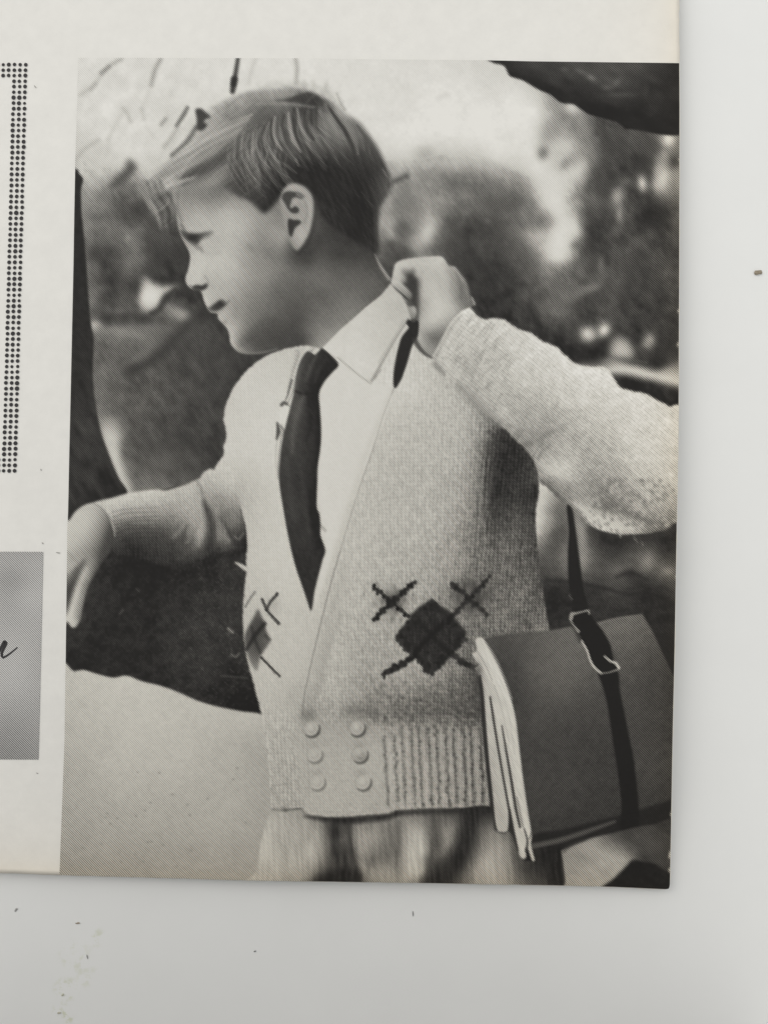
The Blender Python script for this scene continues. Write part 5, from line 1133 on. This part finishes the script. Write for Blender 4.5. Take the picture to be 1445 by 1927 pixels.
WHITE = [221, 219, 214, 208, 198]
X, Y, Tn, I = grid_surface()
V = at(X, Y, PAGE + lift(X, Y)) - PAGE_INV
C = ink_colour(X, Y, Tn).reshape(-1, 3)
V = V.reshape(-1, 3)
nr, nc = X.shape
base_q = (np.arange(nr - 1)[:, None] * nc + np.arange(nc - 1)[None])
QALL = np.stack([base_q, base_q + nc, base_q + nc + 1, base_q + 1], -1)

OWNER = {'hair': 'boy', 'ear': 'boy', 'hand': 'boy', 'sleeve': 'boy', 'cardigan': 'boy', 'shirt': 'boy', 'button': 'boy', 'diamond_motif': 'boy', 'cross_motif': 'boy', 'trousers': 'boy',
         'necktie': 'boy', 'collar': 'boy', 'collar_tab': 'boy', 'strap': 'satchel', 'buckle': 'satchel', 'tassel': 'satchel', 'bag_side': 'satchel', 'strap_loop': 'satchel'}
made = {}


def print_patch(full_name, k, parent):
    q = QALL[I == k]
    if len(q) == 0:
        return None
    used, invx = np.unique(q, return_inverse=True)
    me = quads(full_name, V[used], invx.reshape(-1, 4), C[used])
    return link(full_name, me, mat_print, parent)


order = sorted(range(len(NAMES)), key=lambda k: NAMES[k].split('#')[0] in OWNER)
LAB = {'sky': 'printed white sky above the boy', 'foliage': 'blurred printed bushes and river bank', 'tree_trunk': 'dark printed leaning trunk', 'branch': 'dark printed overhanging branch', 'sand': 'pale grey printed sand',
       'ground': 'near black printed shaded bank', 'boy': 'printed boy looking sideways', 'satchel': 'dark grey printed satchel', 'rock': 'printed rocks below the satchel', 'water': 'pale printed ledge', 'dark_bank': 'dark printed bank behind the raised arm'}
for k in order:
    nm = NAMES[k].split('#')[0]
    own = OWNER.get(nm)
    o = print_patch(nm, k, made[own] if own else page)
    if o is not None:
        made.setdefault(nm, o)
        if nm in LAB:
            o['label'] = LAB[nm]

# ---- tint panel with a line of script, cut off by the photograph's left border
def panel():
    xs = np.linspace(-240, 1, 60); ys = np.linspace(0, 1, 120)[:, None]
    U = np.linspace(0, 1, 70)[None]
    Yp = 1038.5 + ys * 391 + 0 * U
    XR = 81.6 - (Yp - 1038.5) * 8.6 / 391
    Xp = -240 + U * (XR + 240)
    Yp = Yp + (Xp - 80) * .004
    t = 160 + 7 * np.sin(Xp / 31 + 1.0) * np.sin(Yp / 47) - 9 * np.exp(-((Xp - 20) ** 2 / 900 + (Yp - 1092) ** 2 / 500)) + 8 * np.exp(-((Xp - 55) ** 2 / 900 + (Yp - 1125) ** 2 / 900)) - 26 * np.clip((Yp - 1290) / 140, 0, 1) - 6 * np.clip((1060 - Yp) / 20, 0, 1)
    r = (lin(t) / lin(np.interp(Yp, [100, 500, 900, 1300, 1660], WHITE)))[..., None]
    c = paper_tone(Xp, Yp) * r * np.array([1.0, 1.0, 1.02])
    a, bb = Xp.shape
    bq = np.arange(a - 1)[:, None] * bb + np.arange(bb - 1)[None]
    Q = np.stack([bq, bq + bb, bq + bb + 1, bq + 1], -1).reshape(-1, 4)
    me = quads('tint_panel', (at(Xp, Yp, PAGE) - PAGE_INV).reshape(-1, 3), Q, c.reshape(-1, 3))
    o = link('tint_panel', me, mat_print, page); o['label'] = 'grey printed panel with black script'
    return o


tint = panel()


def ribbon(name, pts, ws, mat, parent, z):
    P = spline(pts, False, 8); W = np.interp(np.linspace(0, 1, len(P)), np.linspace(0, 1, len(ws)), ws) / 2
    d = np.gradient(P, axis=0); d /= np.maximum(np.hypot(d[:, 0], d[:, 1]), 1e-6)[:, None]
    nrm = np.stack([-d[:, 1], d[:, 0]], 1)
    A = P + nrm * W[:, None]; B = P - nrm * W[:, None]
    q = np.concatenate([A, B]); m = len(P)
    Q = np.array([(i, i + 1, m + i + 1, m + i) for i in range(m - 1)])
    me = quads(name, at(q[:, 0], q[:, 1], z) - PAGE_INV, Q)
    return link(name, me, mat, parent)


ribbon('script_letter', [(-26, 1214), (-14, 1236), (-4, 1232), (4, 1216), (9, 1208), (12, 1211), (8, 1220), (4, 1230), (6, 1237), (12, 1235), (22, 1228), (34, 1218)], (3, 4, 4, 5, 6, 6, 5.5, 5, 4.5, 3.8, 3.2, 2.4), mat_black, tint, PAGE + .00003)

for i_, (x_, y_, l_, a_) in enumerate(((67, 163, 6, 50), (81, 1022, 4, 40), (110, 1040, 8, 8), (71, 1455, 4, 20), (78, 884, 4, 70))):
    c_, s_ = math.cos(math.radians(a_)) * l_ / 2, math.sin(math.radians(a_)) * l_ / 2
    ribbon('ink_speck', [(x_ - c_, y_ - s_), (x_, y_ + .4), (x_ + c_, y_ + s_)], (.8, 1.9, .8), mat_speck, page, PAGE + .00002)

# ---- dotted border: three rows of round dots turning two corners
bord = bpy.data.objects.new('dotted_border', None); scene.collection.objects.link(bord); bord.parent = page
dm = bpy.data.meshes.new('dot'); bm = bmesh.new()
bmesh.ops.create_circle(bm, cap_ends=True, segments=14, radius=3.55 * PIX)
bm.to_mesh(dm); bm.free(); dm.materials.append(mat_black)
spots = []
NROW = 75
for i in range(NROW):
    f = i / (NROW - 1)
    y = 121.5 + f * (886.0 - 121.5); xr_ = 48.8 - f * 20.2
    deep = i < 3 or i > NROW - 4
    for c in range(3 if not deep else 9):
        spots.append((xr_ - 10.45 * c, y + .02 * c))
for (x, y) in spots:
    o = bpy.data.objects.new('dot', dm); scene.collection.objects.link(o); o.parent = bord
    o.location = Vector(at(x + .25 * wob.randn(), y + .25 * wob.randn(), PAGE - .00009 if False else PAGE)) - page.location
    s = 1 + .07 * wob.randn(); o.scale = (s, s * 1.02, 1)

# ---- specks and crumbs on the table
def mat_plain(name, c, rough=.8):
    m, n, l, b = material(name, rough, .15)
    t = node(n, 'ShaderNodeTexNoise', Scale=3000.0); g = node(n, 'ShaderNodeTexCoord'); l.new(g.outputs['Object'], t.inputs['Vector'])
    q = node(n, 'ShaderNodeMix', data_type='RGBA'); q.inputs['A'].default_value = (*[x * .7 for x in c], 1); q.inputs['B'].default_value = (*[min(x * 1.3, 1) for x in c], 1)
    l.new(t.outputs['Fac'], q.inputs['Factor']); l.new(q.outputs['Result'], b.inputs['Base Color'])
    return m


def flake(name, px, py, lx, ly, ang, h, mat, label, cat, seed):
    r = np.random.RandomState(seed)
    bm = bmesh.new(); bmesh.ops.create_icosphere(bm, subdivisions=2, radius=1.0)
    ca, sa = math.cos(math.radians(-ang)), math.sin(math.radians(-ang))
    for v in bm.verts:
        k = 1 + .22 * r.randn() * .6
        x = v.co.x * lx * PIX * .5 * k; y = v.co.y * ly * PIX * .5 * k
        y += .25 * ly * PIX * math.sin(v.co.x * 2.2)
        z = max(v.co.z, -.6) * h * k + .6 * h
        v.co = (x * ca - y * sa, x * sa + y * ca, max(z, 0))
    me = bpy.data.meshes.new(name); bm.to_mesh(me); bm.free()
    o = link(name, me, mat); o.location = Vector(at(px, py, 0.00002))
    tag(o, label, cat)
    return o


m_brown = mat_plain('brown_crumb', (.30, .26, .20)); m_grey = mat_plain('grey_fluff', (.36, .36, .35)); m_dark = mat_plain('dark_speck', (.10, .10, .10)); m_tan = mat_plain('tan_crumb', (.46, .45, .37))
flake('crumb', 1425, 513, 13, 11, 35, .0003, m_brown, 'brown crumb alone on the white table right of the page', 'crumb', 1)
flake('crumb', 147, 1737, 10, 3, 8, .00012, m_brown, 'thin brown flake below the page near its left side', 'crumb', 2)
flake('crumb', 31, 1712, 7.5, 4.5, -25, .00012, m_grey, 'small grey flake just under the left end of the page edge', 'crumb', 3)
flake('crumb', 165, 1800, 3, 7, -28, .0001, m_grey, 'tiny upright grey flake above the faint smear', 'crumb', 4)
flake('crumb', 480, 1790, 3.6, 3, 30, .0001, m_dark, 'black pinpoint speck on the table below the trousers', 'crumb', 5)
flake('crumb', 119, 1872, 4.4, 3.6, 0, .0001, m_tan, 'tiny tan crumb in the middle of the smear', 'crumb', 6)
flake('crumb', 112, 1906, 7, 4.4, 20, .0001, m_tan, 'lowest tan crumb at the foot of the smear', 'crumb', 7)
flake('hair_clipping', 777, 1719, 1.7, 7.5, -14, .0001, m_dark, 'short dark hair clipping below the middle of the page', 'hair clipping', 8)


# ---- an added, unseen dark box beyond the lower border, placed to shade that end
def shade_box():
    m = mat_plain('shade_box_grey', (.045, .045, .05), .7)
    root = bpy.data.objects.new('shade_box', None); scene.collection.objects.link(root)
    c0 = at(540, 1927, 0.0)
    W, D, H = .225, .130, .310
    root.location = (c0[0], c0[1] - .006 - D / 2, 0.0)
    tag(root, 'added dark box out of view, shading the lower end of the table', 'box')
    for nm, sx, sy, z0, z1 in (('body', W, D, 0.0, H - .03), ('lid', W + .005, D + .005, H - .0298, H)):
        bm = bmesh.new(); bmesh.ops.create_cube(bm, size=1.0)
        for v in bm.verts:
            v.co = (v.co.x * sx, v.co.y * sy, (z0 + z1) / 2 + v.co.z * (z1 - z0))
        bmesh.ops.bevel(bm, geom=bm.edges[:], offset=.0012, segments=3, affect='EDGES')
        me = bpy.data.meshes.new(nm); bm.to_mesh(me); bm.free()
        link(nm, me, m, root)


shade_box()
